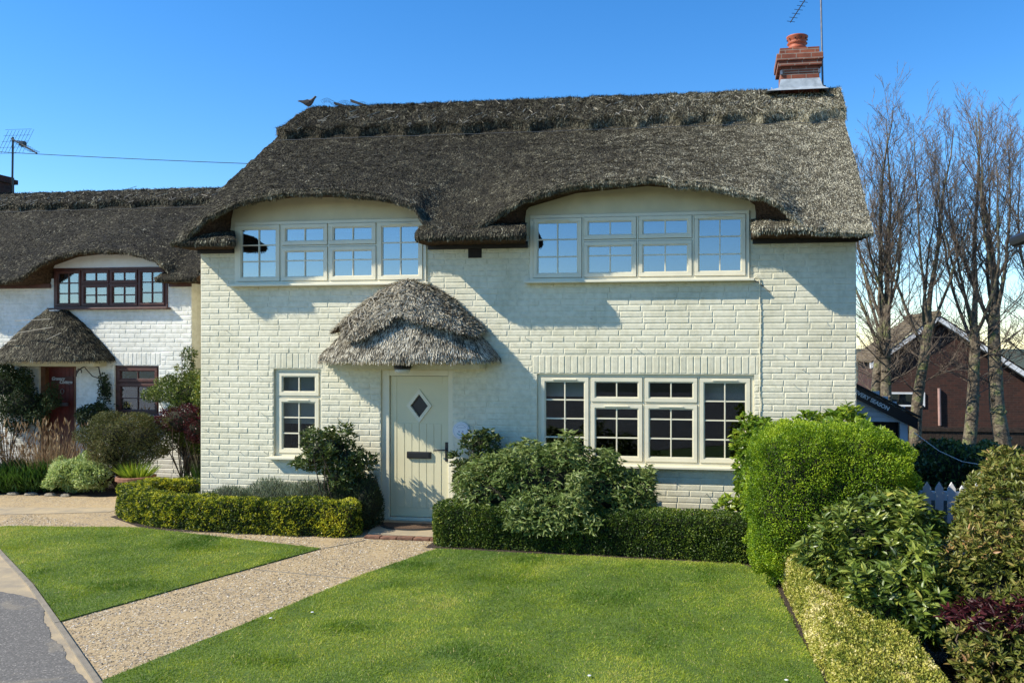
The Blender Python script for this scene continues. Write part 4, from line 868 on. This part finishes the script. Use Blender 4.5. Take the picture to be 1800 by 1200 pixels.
bolster(thn, -9.72, -8.92, 2.12, 2.6, 3.49, 3.64, 1200)
for (a, b) in ((-17, -12.1), (-9.72, -9.3)): MB().box(a, b, 2.55, 2.59, 3.44, 3.52).build('eave_fascia', M['brownframe'], Nn_)
pn = [(0, 1.0), (.06, .98), (.25, .84), (.5, .64), (.75, .42), (.9, .26), (1, .16)]
po2, V_, F_, _, _ = porch(Nn_, -11.92, 1.12, 2.13, 3.03, .75, M['straw'], 9000, 'porch', pn, pn, 2.6)
MB().lathe([(.02, .015), (.12, .0), (.12, -.02)], (-11.88, 2.45, 3.03), 12).build('canopy_top', M['lead'], po2)
sp = MB()
for (p, q) in (((-12.25, 1.98, 2.83), (-11.55, 1.98, 2.86)), ((-12.15, 1.93, 2.62), (-11.45, 1.93, 2.72)), ((-11.55, 1.9, 2.5), (-11.3, 1.93, 2.62)), ((-12.5, 2.0, 2.45), (-12.15, 1.9, 2.5))): sp.tube([p, q], .007, 4)
sp.build('hazel_spar', M['spar'], po2)
mb = MB().box(-16.35, -15.72, 4.9, 5.5, 5.3, 6.15).box(-16.4, -15.67, 4.85, 5.55, 6.0, 6.1)
nch = mb.build('chimney', M['bungbrick'], Nn_); nch['label'] = 'dark brick chimney cut by the left edge of the picture'
na = thing('tv_antenna', (-15.45, 5.2, 5.75), 'grid backed aerial on a mast at the left end of the white cottage ridge', 'antenna')
MB().tube([(-15.48, 5.2, 5.7), (-15.46, 5.2, 6.98)], .02, 6).build('mast', M['black'], na)
mb = MB(); a, b = Vector((-15.50, 5.2, 6.95)), Vector((-14.68, 5.0, 6.55)); mb.tube([a, b], .018, 6)
for k in range(10): p = a.lerp(b, .15+.085*k); mb.tube([p-Vector((.03, .10, .02)), p+Vector((.03, .10, .02))], .007, 4)
mb.box(-15.22, -15.12, 5.1, 5.2, 6.76, 6.86); mb.build('boom', M['black'], na)
mb = MB()
for k in range(8): t = k/7; mb.tube([(-15.82+t*.1, 5.15, 6.45+t*.1), (-15.5+t*.85, 5.3, 7.18-t*.02)] if 0 else [(-15.80+.09*k, 5.2-.05, 6.62), (-15.62+.09*k, 5.25, 7.14)], .004, 3)
for k in range(5): z = 6.62+k*.13; mb.tube([(-15.80+.045*k, 5.17, z), (-15.17+.045*k, 5.2, z)], .004, 3)
mb.build('reflector', M['wire'], na)
for (x, cxp) in ((-12.72, 1), (-11.17, 1)):
    hk = MB(); pts = [(x-.24+.05*math.cos(a), 2.45, 1.93+.05*math.sin(a)) for a in np.linspace(-.5, 3.6, 8)][::-1]
    hk.tube([(x-.3+.3*(1-math.cos(a)), 2.45, 1.84+.20*math.sin(a)) for a in np.linspace(0, 2.1, 10)]+[(x+.16, 2.5, 1.78), (x+.16, 2.55, 1.55)], .011, 5); hk.tube(pts, .008, 5); hk.tube([(x-.12, 2.45, 2.0), (x+.02, 2.46, 1.85), (x+.15, 2.5, 1.8)], .008, 5)
    hk.box(x+.145, x+.175, 2.55, 2.594, 1.5, 1.85)
    tagit(hk.build('hanging_bracket', M['black']), 'black scrolled iron basket bracket %s the dark red door' % ('left of' if x < -12 else 'right of'), 'bracket')
lw = thing('link_wall', (-8.3, 2.9, 0), 'yellow rendered wall with black plinth between the two cottages', 'wall')
MB().box(-9.28, -7.3, 2.85, 3.05, .3, 3.45).build('wall_face', M['yrender'], lw); MB().box(-9.27, -7.3, 2.83, 3.06, -.03, .298).build('plinth', M['plinth'], lw)
tagit(MB().tube([(-24+1.7*k, 12, 8.57-.125*k+.003*(k-4)**2) for k in range(9)], .012, 4).build('overhead_wire', M['black']), 'thin overhead wire crossing the sky above the white cottage', 'wire')

# ================================================================ RIGHT SIDE: lean-to, bungalow, fences
lt = thing('lean_to', (2.2, 1.3, 0), 'pale blue boarded lean-to with black lettered roof edge, right of the cream cottage', 'lean-to')
bb = MB(); a = (1.67, 1.92); b = (2.62, 1.42); bb.prism([(a[0], a[1]-.17), (b[0], b[1]-.16), (b[0], b[1]), (a[0], a[1])], .95, 1.0); bb = bb.build('barge_board', M['black'], lt)
ang = math.atan2(b[1]-a[1], b[0]-a[0])
text('lettering', 'EVERY SEASON', .074, M['white'], bb, (2.02, .944, 1.653), rot=(R(90), -ang, 0), bold=.002, sx=1.0, ext=.002)
mb = MB()
for k in range(6): z = 1.36+k*.07; mb.box(1.68, min(2.48, 2.50+(1.48-z)*1.6), 1.02-.008*(k % 2), 1.05, z, z+.066)
mb.build('siding', M['bluegrey'], lt)
MB().box(2.40, 2.50, 1.01, 1.10, 0, 1.37).build('post', M['bluegrey'], lt)
MB().box(2.385, 2.52, 1.09, 3.4, 0, 1.36).box(1.69, 2.4, 1.2, 1.25, 0, 1.38).build('side_panel', M['blackwood'], lt)
MB().add([(1.67, .93, 1.93), (2.66, .93, 1.415), (2.66, 3.5, 1.415), (1.67, 3.5, 1.93), (1.67, .93, 1.96), (2.66, .93, 1.445), (2.66, 3.5, 1.445), (1.67, 3.5, 1.96)], [(0, 1, 2, 3), (7, 6, 5, 4), (0, 4, 5, 1), (1, 5, 6, 2), (2, 6, 7, 3)]).build('roof', M['blackwood'], lt)
tagit(MB().tube([(2.58, 1.0, 1.22), (2.9, 1.0, .98), (3.2, 1.0, .84), (3.6, 1.0, .78)], .005, 5).build('cable', M['white']), 'thin white cable sagging from the lean-to post', 'cable')
bg_ = thing('bungalow', (7.5, 21, -.8), 'brown brick bungalow gable with white barge boards behind the bare trees', 'house')
GX0, GX1, GA = 5.05, 10.6, (6.85, 3.24)
sl_, sr_ = .74, .68
gp = [(GX0, -.85), (GX1, -.85), (GX1, GA[1]-(GX1-GA[0])*sr_), GA, (GX0, GA[1]-(GA[0]-GX0)*sl_)]
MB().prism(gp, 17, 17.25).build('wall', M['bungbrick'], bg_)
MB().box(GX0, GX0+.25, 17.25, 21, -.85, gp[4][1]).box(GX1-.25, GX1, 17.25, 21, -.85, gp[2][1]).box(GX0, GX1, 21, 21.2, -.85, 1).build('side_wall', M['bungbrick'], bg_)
rf = MB(); e = .28
def rp(x, up=0): return GA[1]+.12+up-(abs(x-GA[0]))*(sl_ if x < GA[0] else sr_)
for (xa, xb) in ((GX0-e, GA[0]), (GX1+e, GA[0])):
    n = 14
    for k in range(n):
        x_, x2 = xa+(xb-xa)*k/n, xa+(xb-xa)*(k+1)/n; rf.add([(x_, 16.7, rp(x_)+.05), (x2, 16.7, rp(x2)+.02), (x2, 21.3, rp(x2)+.02), (x_, 21.3, rp(x_)+.05), (x_, 16.7, rp(x_)), (x_, 21.3, rp(x_))], [(0, 1, 2, 3), (0, 3, 5, 4)])
rf.tube([(GA[0], 16.7, rp(GA[0])+.04), (GA[0], 21.3, rp(GA[0])+.04)], .11, 8)
rf = rf.build('roof', M['roofm'], bg_)
mb = MB()
for (xa, xb) in ((GX0-e, GA[0]), (GX1+e, GA[0])): mb.add([(xa, 16.72, rp(xa)-.02), (xb, 16.72, rp(xb)-.02), (xb, 16.72, rp(xb)-.19), (xa, 16.72, rp(xa)-.19), (xa, 16.98, rp(xa)-.02), (xb, 16.98, rp(xb)-.02), (xb, 16.98, rp(xb)-.19), (xa, 16.98, rp(xa)-.19)], [(0, 1, 2, 3), (7, 6, 5, 4), (2, 6, 7, 3), (0, 4, 5, 1)])
mb.build('barge_board', M['white'], rf)
wo = MB().box(5.12, 6.5, 16.95, 16.998, .40, .45).box(5.12, 6.5, 16.95, 16.998, .80, .86).box(5.12, 5.18, 16.95, 16.998, .45, .80).box(6.44, 6.5, 16.95, 16.998, .45, .80).build('window', M['white'], bg_)
MB().box(5.18, 6.44, 16.97, 16.98, .45, .80).build('pane', M['glassn'], wo)
MB().tube([(6.93, 16.93, 1.0), (6.95, 16.93, -.2)], .05, 8).build('drain_pipe', mat('pink_plastic', (.45, .28, .24), .5), bg_)
fn = thing('board_fence', (6.2, 13, -.8), 'dark wooden board fence behind the bare tree trunks', 'fence')
mb = MB(); x = 3.2
while x < 11: mb.box(x, x+.11, 13, 13.02, -.8, .13+random.uniform(-.01, .01)); x += .115
mb.build('boards', M['fencew'], fn); MB().box(3.2, 11, 12.96, 12.995, .02, .10).box(3.2, 11, 12.96, 12.995, -.5, -.4).build('rail', M['fencew'], fn)
pf = thing('picket_fence', (2.6, -1.9, 0), 'white picket fence beside the rounded green bush', 'fence')
for k in range(8):
    x = 1.66+k*.118+(.0); mb = MB(); mb.prism([(x, .06), (x+.078, .06), (x+.078, .965), (x+.039, 1.03), (x, .965)], -1.92, -1.90); mb.build('picket', M['white'], pf, bevel=.002)
MB().box(1.6, 2.7, -1.898, -1.865, .84, .93).box(1.6, 2.7, -1.898, -1.865, .25, .33).build('rail', M['white'], pf)
ob = thing('outbuilding', (4.8, -5, 0), 'dark gutter corner of a building at the right edge of the picture', 'building')
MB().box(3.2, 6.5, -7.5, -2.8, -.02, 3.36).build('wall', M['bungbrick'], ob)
MB().add([(2.74, -2.5, 3.43), (2.74, -8, 3.43), (4.8, -8, 4.7), (4.8, -2.5, 4.7), (6.8, -8, 3.43), (6.8, -2.5, 3.43), (2.74, -2.5, 3.37), (2.74, -8, 3.37), (6.8, -8, 3.37), (6.8, -2.5, 3.37)], [(0, 1, 2, 3), (3, 2, 4, 5), (6, 9, 8, 7), (0, 6, 7, 1), (0, 3, 5, 9, 6), (1, 7, 8, 4, 2)]).build('roof', M['blackwood'], ob)
MB().tube([(2.70, -2.48, 3.38), (2.70, -8, 3.38)], .055, 10).build('gutter', M['black'], ob)

# ================================================================ TREES (bare)
def tree(x, y, h, r0, seed, label, lean=0, fork=None, first=.30):
    rnd = random.Random(seed); o = thing('bare_tree', (x, y, -.85), label, 'tree', 'bare trees in a row behind the lean-to')
    Tk = MB(); Br = MB(); Tw = MB(); base = Vector((x, y, -.9))
    def limb(mb, p, d, L, r, n, nseg, wob, up, r_end=.35):
        pts = [p.copy()]; rs = [r]; d = d.normalized()
        for i in range(nseg):
            d = (d+Vector((rnd.gauss(0, wob), rnd.gauss(0, wob), rnd.gauss(0, wob*.5)+up))).normalized(); p = p+d*L/nseg; pts.append(p.copy()); rs.append(r*(1-(1-r_end)*(i+1)/nseg))
        mb.tube(pts, rs, n, False); return pts, rs
    def grow(pts, rs, lvl, L):
        cnt = {1: 17, 2: 9, 3: 5}[lvl]; n = len(pts)-1
        for k in range(cnt):
            t = (.12+.86*(k+rnd.random())/cnt)*n; i = min(int(t), n-1); p = pts[i].lerp(pts[i+1], t-i); ax = (pts[i+1]-pts[i]).normalized()
            side = Vector((rnd.gauss(0, 1), rnd.gauss(0, 1), 0)); side = (side-ax*side.dot(ax)).normalized(); d = ax*1.0+side*rnd.uniform(.5, 1.15)+Vector((0, 0, .2))
            l = L*rnd.uniform(.32, .62)*(1-.45*t/n)
            if lvl == 1: q, s = limb(Br, p, d, l, rs[i]*.36, 4, 6, .10, .10, .3); grow(q, s, 2, l)
            elif lvl == 2: q, s = limb(Tw, p, d, l*.95, max(.0048, rs[i]*.4), 3, 4, .13, .06, .4); grow(q, s, 3, l)
            else: limb(Tw, p, d, l*.8, .0036, 3, 3, .16, .03, .5)
    th_ = h*(.42+.08*rnd.random()); d0 = Vector((lean, 0, 1))
    pts, rs = limb(Tk, base, d0, th_, r0, 9, 14, .035, .05, .62)
    # knots on the trunk
    for k in range(9):
        i = rnd.randint(2, 12); a = rnd.uniform(3.4, 6.1); q = pts[i]+Vector((math.cos(a), math.sin(a), 0))*rs[i]*.75; Tk.tube([q, q+Vector((math.cos(a), math.sin(a), .2))*rs[i]*.42], [rs[i]*.45, rs[i]*.2], 6)
    nl = 5 if fork is None else fork; top_ = pts[-1]
    for k in range(nl):
        a = 2*math.pi*(k+rnd.random()*.6)/nl; i = len(pts)-1-(k % 3)*(1 if k else 0); s = .50 if k else .08
        q, sr = limb(Tk, pts[i], Vector((math.cos(a)*s, math.sin(a)*s, 1)), (h-th_)*(1 if k == 0 else rnd.uniform(.72, .98)), rs[i]*(.66 if k == 0 else .40), 7, 12, .07, .13, .12); grow(q, sr, 1, (h-th_)*.72)
    for k in range(14):     # thin low side shoots
        i = rnd.randint(8, 13); a = rnd.uniform(0, 6.28); q, s = limb(Br, pts[i], Vector((math.cos(a), math.sin(a), .5)), rnd.uniform(.9, 2.2), .014, 4, 6, .14, .05, .3); grow(q, s, 2, 1.7)
    tr = Tk.build('trunk', M['bark'], o, smooth=True); Br.build('branches', M['twig'], o); Tw.build('crown', M['twig'], o)
tree(3.42, 9.3, 8.7, .17, 1, 'bare tree with mossy trunk nearest the cream cottage corner', -.01)
tree(3.75, 8.9, 8.5, .16, 2, 'bare tree with forked trunk, second from the cottage corner', .01)
tree(4.42, 9, 8.6, .16, 3, 'bare tree standing in front of the left half of the brown gable', -.01)
tree(5.52, 9, 8.6, .17, 4, 'bare straight trunked tree in front of the gable peak right side', -.005)
tree(6.36, 9, 8.9, .20, 5, 'bare green mossy tree nearest the right edge of the picture', .0)
tree(7.4, 9.3, 8.8, .18, 6, 'bare tree mostly beyond the right edge of the picture', .0)

# ================================================================ HEDGES AND SHRUBS
def hedge(name, path, w, h, n, m, label, cat='hedge', L=.028, Wd=.017, amp=.035, seed=1, dep=.09):
    o = thing(name, (path[0][0], path[0][1], 0), label, cat); f = sweep(path, w, h)
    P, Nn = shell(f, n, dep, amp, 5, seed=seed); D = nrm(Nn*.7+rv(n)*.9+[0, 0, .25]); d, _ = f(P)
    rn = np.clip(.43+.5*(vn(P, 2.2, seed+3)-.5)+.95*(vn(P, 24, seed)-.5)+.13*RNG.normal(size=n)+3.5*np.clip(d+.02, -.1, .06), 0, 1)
    foliage('foliage', m, P-D*L*.3, D, L*(.7+.6*RNG.random(n)), Wd, o, rnd=rn)
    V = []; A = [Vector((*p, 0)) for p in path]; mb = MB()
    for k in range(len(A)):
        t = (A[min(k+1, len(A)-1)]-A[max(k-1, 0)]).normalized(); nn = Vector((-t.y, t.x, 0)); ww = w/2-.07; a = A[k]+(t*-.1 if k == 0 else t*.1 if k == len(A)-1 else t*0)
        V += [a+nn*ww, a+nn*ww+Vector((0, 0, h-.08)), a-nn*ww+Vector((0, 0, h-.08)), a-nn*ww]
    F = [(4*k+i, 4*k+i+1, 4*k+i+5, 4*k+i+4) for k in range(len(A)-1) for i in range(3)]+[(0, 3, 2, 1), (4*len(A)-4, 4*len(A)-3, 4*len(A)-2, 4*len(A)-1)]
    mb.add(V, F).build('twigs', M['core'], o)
    return o
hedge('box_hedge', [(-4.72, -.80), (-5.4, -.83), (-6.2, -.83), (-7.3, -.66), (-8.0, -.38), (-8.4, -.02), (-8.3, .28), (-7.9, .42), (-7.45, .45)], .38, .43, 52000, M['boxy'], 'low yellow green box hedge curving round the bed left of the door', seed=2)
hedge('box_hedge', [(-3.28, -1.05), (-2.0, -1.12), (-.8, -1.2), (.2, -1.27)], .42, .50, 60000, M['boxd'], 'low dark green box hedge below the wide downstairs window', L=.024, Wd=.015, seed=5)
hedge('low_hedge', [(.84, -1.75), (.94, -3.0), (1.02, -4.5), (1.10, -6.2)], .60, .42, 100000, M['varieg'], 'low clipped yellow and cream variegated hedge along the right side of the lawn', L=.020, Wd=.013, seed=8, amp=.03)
def stems(o, base, tips, r=.008, name='stem', m=None, bend=.15):
    mb = MB()
    for t in tips:
        b = Vector(base)+Vector((random.uniform(-.06, .06), random.uniform(-.06, .06), 0)); t = Vector(t); md = b.lerp(t, .5)+Vector((random.uniform(-bend, bend), random.uniform(-bend, bend), .05)); mb.tube([b, b.lerp(md, .5)+Vector((0, 0, .02)), md, t], [r*1.5, r*1.2, r, r*.5], 5, False)
    return mb.build(name, m or M['stem'], o)
def bush(name, loc, ells, n, m, label, cat='shrub', L=.05, Wd=.022, kind='diamond', amp=.06, dep=.15, freq=4, seed=1, a=.6, b=.9, up=.2, droop=0, core_s=.8, p=2.0, stem=10, fold=.25, whorl=0, rn=None, grow=0):
    o = thing(name, loc, label, cat); f = union([ell(c, r, p) for c, r in ells])
    if whorl:
        k = n//whorl; P, Nn = shell(f, k, dep, amp, freq, seed=seed, grow=grow); ax = nrm(Nn*.6+rv(k)*.35+[0, 0, .7])
        tone = np.repeat(np.clip(vn(P, 4, seed)+.25*RNG.normal(size=k), 0, 1), whorl)
        P = np.repeat(P, whorl, 0); ax = np.repeat(ax, whorl, 0); nn = len(P); side = nrm(np.cross(ax, rv(nn))); D = nrm(side*(.75+.35*RNG.random((nn, 1)))+ax*(.2+.7*RNG.random((nn, 1)))); P = P-ax*(.03*RNG.random((nn, 1)))
        r_ = np.clip(.1+.65*tone+.14*RNG.normal(size=nn), 0, 1)
        foliage('foliage', m, P, D, L*(.65+.6*RNG.random(nn)), Wd, o, kind, fold, droop, rnd=r_)
    else:
        P, Nn = shell(f, n, dep, amp, freq, seed=seed, grow=grow); n = len(P); D = nrm(Nn*a+rv(n)*b+[0, 0, up])
        r_ = np.clip(.45+.6*(vn(P, 3, seed+2)-.5)+.45*(vn(P, 14, seed)-.5)+.22*RNG.normal(size=n), 0, 1)
        foliage('foliage', m, P-D*L*.3, D, L*(.65+.7*RNG.random(n)), Wd, o, kind, fold, droop, rnd=r_)
    if core_s: core(ells, o, s=core_s)
    if stem:
        X, _ = shell(f, stem, .3, .02, 4, seed=seed); stems(o, loc, X)
    return o
# big clipped bright bush
o = thing('rounded_bush', (1.05, -2.0, 0), 'large clipped bright green bush at the corner of the lawn', 'bush')
f = ell((1.06, -2.0, .82), (.81, .62, .78), 4.6); P, Nn = shell(f, 135000, .12, .06, 6.5, seed=3); D = nrm(Nn*.7+rv(len(P))*.9+[0, 0, .3])
rn = np.clip(.5+.9*(vn(P, 3, 4)-.5)+.7*(vn(P, 18, 6)-.5)+.2*RNG.normal(size=len(P)), 0, 1); foliage('foliage', M['bright'], P-D*.008, D, .016+.014*RNG.random(len(P)), .013, o, rnd=rn)
nu, nv = 28, 16; V = []
for j in range(nv+1):
    for i in range(nu):
        aa = 2*math.pi*i/nu; e = math.pi*j/nv-math.pi/2; q = np.array([math.cos(aa)*math.cos(e), math.sin(aa)*math.cos(e), math.sin(e)]); s = (np.abs(q)**4).sum()**(1/4.); q = q/s; V.append((1.06+q[0]*.70, -2+q[1]*.52, .80+q[2]*.66))
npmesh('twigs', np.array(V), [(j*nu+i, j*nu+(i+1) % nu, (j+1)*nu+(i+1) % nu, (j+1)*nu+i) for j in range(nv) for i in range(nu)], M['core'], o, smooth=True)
bush('laurel_shrub', (1.1, -1.0, 0), [((1.25, -1.0, 1.25), (.68, .32, .42)), ((1.1, -.9, .8), (.8, .35, .7)), ((.45, -.75, 1.3), (.28, .22, .25))], 9000, M['laurel'], 'yellow green laurel leaves rising behind the clipped bright bush', L=.085, Wd=.038, kind='lance', dep=.2, amp=.1, whorl=5, core_s=0, droop=.15, seed=4)
bush('climbing_shrub', (.25, -.6, 0), [((.30, -.6, .95), (.16, .2, .65)), ((.22, -.55, .35), (.35, .2, .25))], 1800, M['laurel'], 'leafy green climber between the wide window and the clipped bush', L=.075, Wd=.036, kind='lance', dep=.25, amp=.1, whorl=4, core_s=0, seed=6)
bush('rhododendron', (1.5, -3.6, 0), [((1.25, -3.5, .70), (.50, .45, .42)), ((1.45, -3.8, .78), (.36, .45, .30)), ((1.35, -4.1, .45), (.42, .45, .33))], 13000, M['rhodo'], 'dark glossy long leaved evergreen shrub in front of the clipped bush', L=.082, Wd=.028, kind='lance', dep=.35, amp=.18, whorl=8, core_s=.5, droop=.2, seed=7, fold=.18)
bush('olive_shrub', (2.4, -3.9, 0), [((2.35, -3.7, 1.0), (.58, .55, .55)), ((2.5, -4.0, .85), (.8, .7, .8)), ((1.98, -4.2, .55), (.45, .5, .5)), ((2.0, -4.75, .34), (.50, .45, .36)), ((1.95, -5.4, .16), (.35, .4, .2))], 56000, M['photinia'], 'loose olive green shrub with reddish new tips at the right edge', L=.052, Wd=.018, kind='lance', dep=.35, amp=.17, whorl=6, core_s=.5, seed=9, fold=.2)
bush('red_maple', (1.75, -4.9, 0), [((1.66, -4.85, .66), (.26, .2, .10)), ((1.95, -4.9, .66), (.22, .2, .12))], 700, M['maple'], 'dark red leaved shrub in front of the olive shrub', L=.085, Wd=.020, kind='lance', dep=.25, amp=.08, whorl=6, core_s=0, seed=10, droop=.35, stem=5)
bush('red_maple', (1.68, -5.9, 0), [((1.70, -5.65, .30), (.30, .28, .16))], 1100, M['maple'], 'dark red leaved shrub in the bottom right corner of the picture', L=.085, Wd=.020, kind='lance', dep=.25, amp=.08, whorl=6, core_s=0, seed=11, droop=.35, stem=5)
# by the house
bush('bay_shrub', (-4.95, -.5, 0), [((-5.10, -.55, 1.06), (.40, .32, .24)), ((-4.85, -.5, .92), (.36, .3, .22)), ((-5.3, -.5, .92), (.28, .2, .12)), ((-4.95, -.5, .68), (.25, .22, .2))], 6000, M['bay'], 'dark leaved evergreen shrub in front of the narrow window', L=.062, Wd=.022, kind='lance', dep=.3, amp=.16, whorl=5, core_s=.45, seed=12, stem=12)
bush('rosemary', (-4.85, -.42, 0), [((-4.88, -.42, .38), (.42, .28, .36)), ((-4.62, -.42, .34), (.20, .32, .36))], 15000, M['rosem'], 'dark needle leaved shrub against the left side of the door', L=.05, Wd=.007, dep=.2, amp=.06, seed=13, core_s=.75, up=.9)
bush('lavender', (-6.1, -.38, 0), [((-6.6, -.38, .28), (.42, .26, .24)), ((-6.0, -.38, .32), (.45, .26, .27)), ((-5.4, -.42, .33), (.40, .24, .28))], 15000, M['lav'], 'row of grey green lavender behind the curving hedge', cat='lavender', L=.07, Wd=.007, dep=.15, amp=.06, seed=14, core_s=.7, up=1.2)
bush('grey_leaf_shrub', (-2.0, -.75, 0), [((-2.05, -.72, .75), (.95, .48, .42)), ((-2.8, -.75, .56), (.55, .42, .32)), ((-1.95, -.7, .98), (.42, .35, .26)), ((-1.45, -.72, .60), (.62, .42, .40)), ((-2.0, -1.0, .45), (.80, .38, .36))], 22000, M['sage'], 'large spreading grey green leaved shrub under the wide window', L=.072, Wd=.024, kind='lance', dep=.32, amp=.22, whorl=4, core_s=.5, droop=.45, seed=15, stem=20)
bush('dark_shrub', (-3.1, -.32, 0), [((-3.12, -.32, 1.12), (.34, .22, .18)), ((-3.3, -.4, .8), (.22, .2, .3)), ((-2.95, -.3, .85), (.3, .2, .3))], 2600, M['bay'], 'dark leaved shrub beside the door handle under the plaque', L=.07, Wd=.026, kind='lance', dep=.3, amp=.08, whorl=5, core_s=.35, seed=16, stem=14)
# neighbour's garden
bush('spirea_bush', (-9.9, 1.6, 0), [((-9.85, 1.55, .92), (.55, .45, .40)), ((-9.5, 1.6, .85), (.45, .4, .36)), ((-10.25, 1.6, .95), (.38, .35, .20)), ((-10.0, 1.5, .6), (.35, .35, .3))], 17000, M['olive'], 'twiggy brown green rounded bush behind the flower pot', L=.04, Wd=.015, dep=.3, amp=.18, seed=20, core_s=.5, stem=60)
bush('red_leaf_bush', (-8.95, 1.9, 0), [((-9.0, 1.95, 1.16), (.42, .35, .24)), ((-8.7, 1.95, 1.0), (.25, .3, .25))], 3000, M['maple'], 'dark red leaved bush behind the twiggy brown green bush', L=.045, Wd=.02, dep=.2, amp=.07, seed=21, core_s=.7, stem=10)
bush('evergreen_shrub', (-8.9, 2.25, 0), [((-9.15, 2.3, 1.55), (.75, .28, .38)), ((-8.7, 2.25, 1.4), (.5, .28, .45)), ((-8.35, 2.2, 1.2), (.45, .3, .5)), ((-9.1, 2.3, 1.0), (.8, .3, .5))], 24000, M['rhodo'], 'open dark green shrub against the end of the white cottage', L=.05, Wd=.018, dep=.3, amp=.2, seed=22, core_s=.45, stem=25)
bush('climber', (-9.3, 2.5, 0), [((-9.3, 2.5, 2.0), (.10, .08, .35)), ((-9.32, 2.5, 2.25), (.14, .08, .12))], 600, M['boxd'], 'wisp of climber growing up the corner of the white cottage', L=.06, Wd=.02, dep=.2, amp=.05, seed=23, core_s=0, stem=8)
bush('climber', (-12.7, 2.3, 0), [((-12.5, 2.35, 1.35), (.55, .22, .42)), ((-12.9, 2.35, 1.7), (.6, .22, .35))], 8000, M['rosem'], 'dark climber on the wall left of the dark red door', L=.05, Wd=.025, dep=.3, amp=.16, seed=24, core_s=.55, stem=12)
bush('climber', (-11.0, 2.45, 0), [((-10.98, 2.5, 1.62), (.16, .06, .38)), ((-11.15, 2.4, 1.15), (.42, .14, .20))], 2200, M['rosem'], 'dark climber between the dark red door and the small window', L=.05, Wd=.025, dep=.15, amp=.07, seed=25, core_s=.3, stem=12)
bush('twiggy_shrub', (-12.2, 1.0, 0), [((-12.35, 1.1, .55), (.55, .4, .55)), ((-11.9, 1.0, .8), (.3, .3, .35))], 13000, M['olive'], 'brown green shrub at the left edge of the picture beside the dried grass', L=.035, Wd=.016, dep=.3, amp=.16, seed=26, core_s=.5, stem=20)
bush('pale_euphorbia', (-10.3, 1.2, 0), [((-10.45, 1.25, .32), (.42, .30, .26)), ((-10.05, 1.2, .28), (.36, .28, .24))], 9000, M['euph'], 'low pale green leafy clump beside the gravel path', cat='plant', L=.06, Wd=.022, dep=.16, amp=.12, seed=27, core_s=.75, stem=0, up=.6)
bush('strap_leaf_clump', (-11.3, 1.1, 0), [((-11.5, 1.15, .2), (.75, .28, .24)), ((-10.9, 1.3, .22), (.35, .25, .24))], 4500, M['strap'], 'dark green strap leaved clump at the edge of the left bed', cat='plant', L=.16, Wd=.018, kind='lance', dep=.3, amp=.06, seed=28, core_s=.6, stem=0, up=1.6)
def tuft(name, c, rad, n, L, m, label, cat, w=.008, spread=.5, kind='blade'):
    o = thing(name, (c[0], c[1], 0), label, cat); a = RNG.random(n)*6.28; r = rad*np.sqrt(RNG.random(n)); P = np.column_stack([c[0]+r*np.cos(a), c[1]+r*.6*np.sin(a), np.full(n, .01)+c[2]])
    D = nrm(np.column_stack([np.cos(a)*spread*r/rad, np.sin(a)*spread*r/rad, np.ones(n)])+rv(n)*.18); foliage('blades', m, P, D, L*(.5+.6*RNG.random(n)), w, o, kind, droop=.15, rnd=RNG.random(n))
    return o
o = tuft('dried_grass', (-11.25, 1.6, 0), .55, 1100, 1.05, M['dry'], 'clump of dried brown grass and seed heads in front of the dark red door', 'dried grass', w=.010, spread=.6)
k = 260; aa = RNG.random(k)*6.28; Pp = np.column_stack([-11.25+.45*RNG.normal(size=k), 1.55+.2*RNG.normal(size=k), .45+.65*RNG.random(k)]); foliage('seed_heads', M['dry'], Pp, nrm(rv(k)*.4+[0, 0, 1]), .12, .03, o, rnd=RNG.random(k))
pt = thing('flower_pot', (-9.25, 1.15, 0), 'old terracotta pot on the ground at the end of the left bed', 'flower pot')
MB().lathe([(.17, 0.0), (.19, .02), (.26, .26), (.29, .27), (.29, .32), (.26, .33), (.25, .30), (.18, .29)], (-9.25, 1.15, .0), 24).build('pot', M['oldterra'], pt, smooth=False)
tuft('pot_plant', (-9.25, 1.15, .28), .2, 420, .30, M['laurel'], 'green leafy plant growing in the terracotta pot', 'plant', w=.018, spread=1.1)
tuft('green_tuft', (-7.75, .75, 0), .25, 260, .42, M['laurel'], 'green grassy tuft behind the hedge at the cream cottage corner', 'plant', w=.014, spread=.9)
tuft('strap_leaf_tuft', (-8.5, 1.9, 0), .3, 300, .5, M['strap'], 'dark strap leaved tuft against the yellow wall', 'plant', w=.022, spread=.7)
# conifer-like hedge mass behind lean-to in shade
bush('ivy_bank', (4.2, 4.5, -.3), [((4.3, 4.5, .1), (1.6, .8, .62))], 9000, M['bay'], 'dark ivy covered bank behind the white picket fence', L=.08, Wd=.05, dep=.2, amp=.12, seed=30, core_s=.85, stem=0)
# edging stones of the left bed
for i in range(6):
    x = -12.0+i*.33+random.uniform(-.05, .05); mb = MB(); mb.lathe([(.02, -.02), (.09, -.01), (.10, .015), (.07, .04), (.02, .045)], (0, 0, 0), 9)
    mb.v = [(v[0]*random.uniform(.95, 1.1), v[1]*.6, v[2]) for v in mb.v]; s = mb.build('edging_stone', M['kerb'], origin=(0, 0, 0)); s.location = (x, .97+random.uniform(-.03, .03), 0); s.rotation_euler = (0, 0, random.uniform(-.4, .4))
    tagit(s, 'pale rounded edging stone of the left bed, %s in the row' % ['leftmost', 'second from the left', 'third from the left', 'third from the right', 'second from the right', 'rightmost'][i], 'stone', 'edging stones of the left bed')
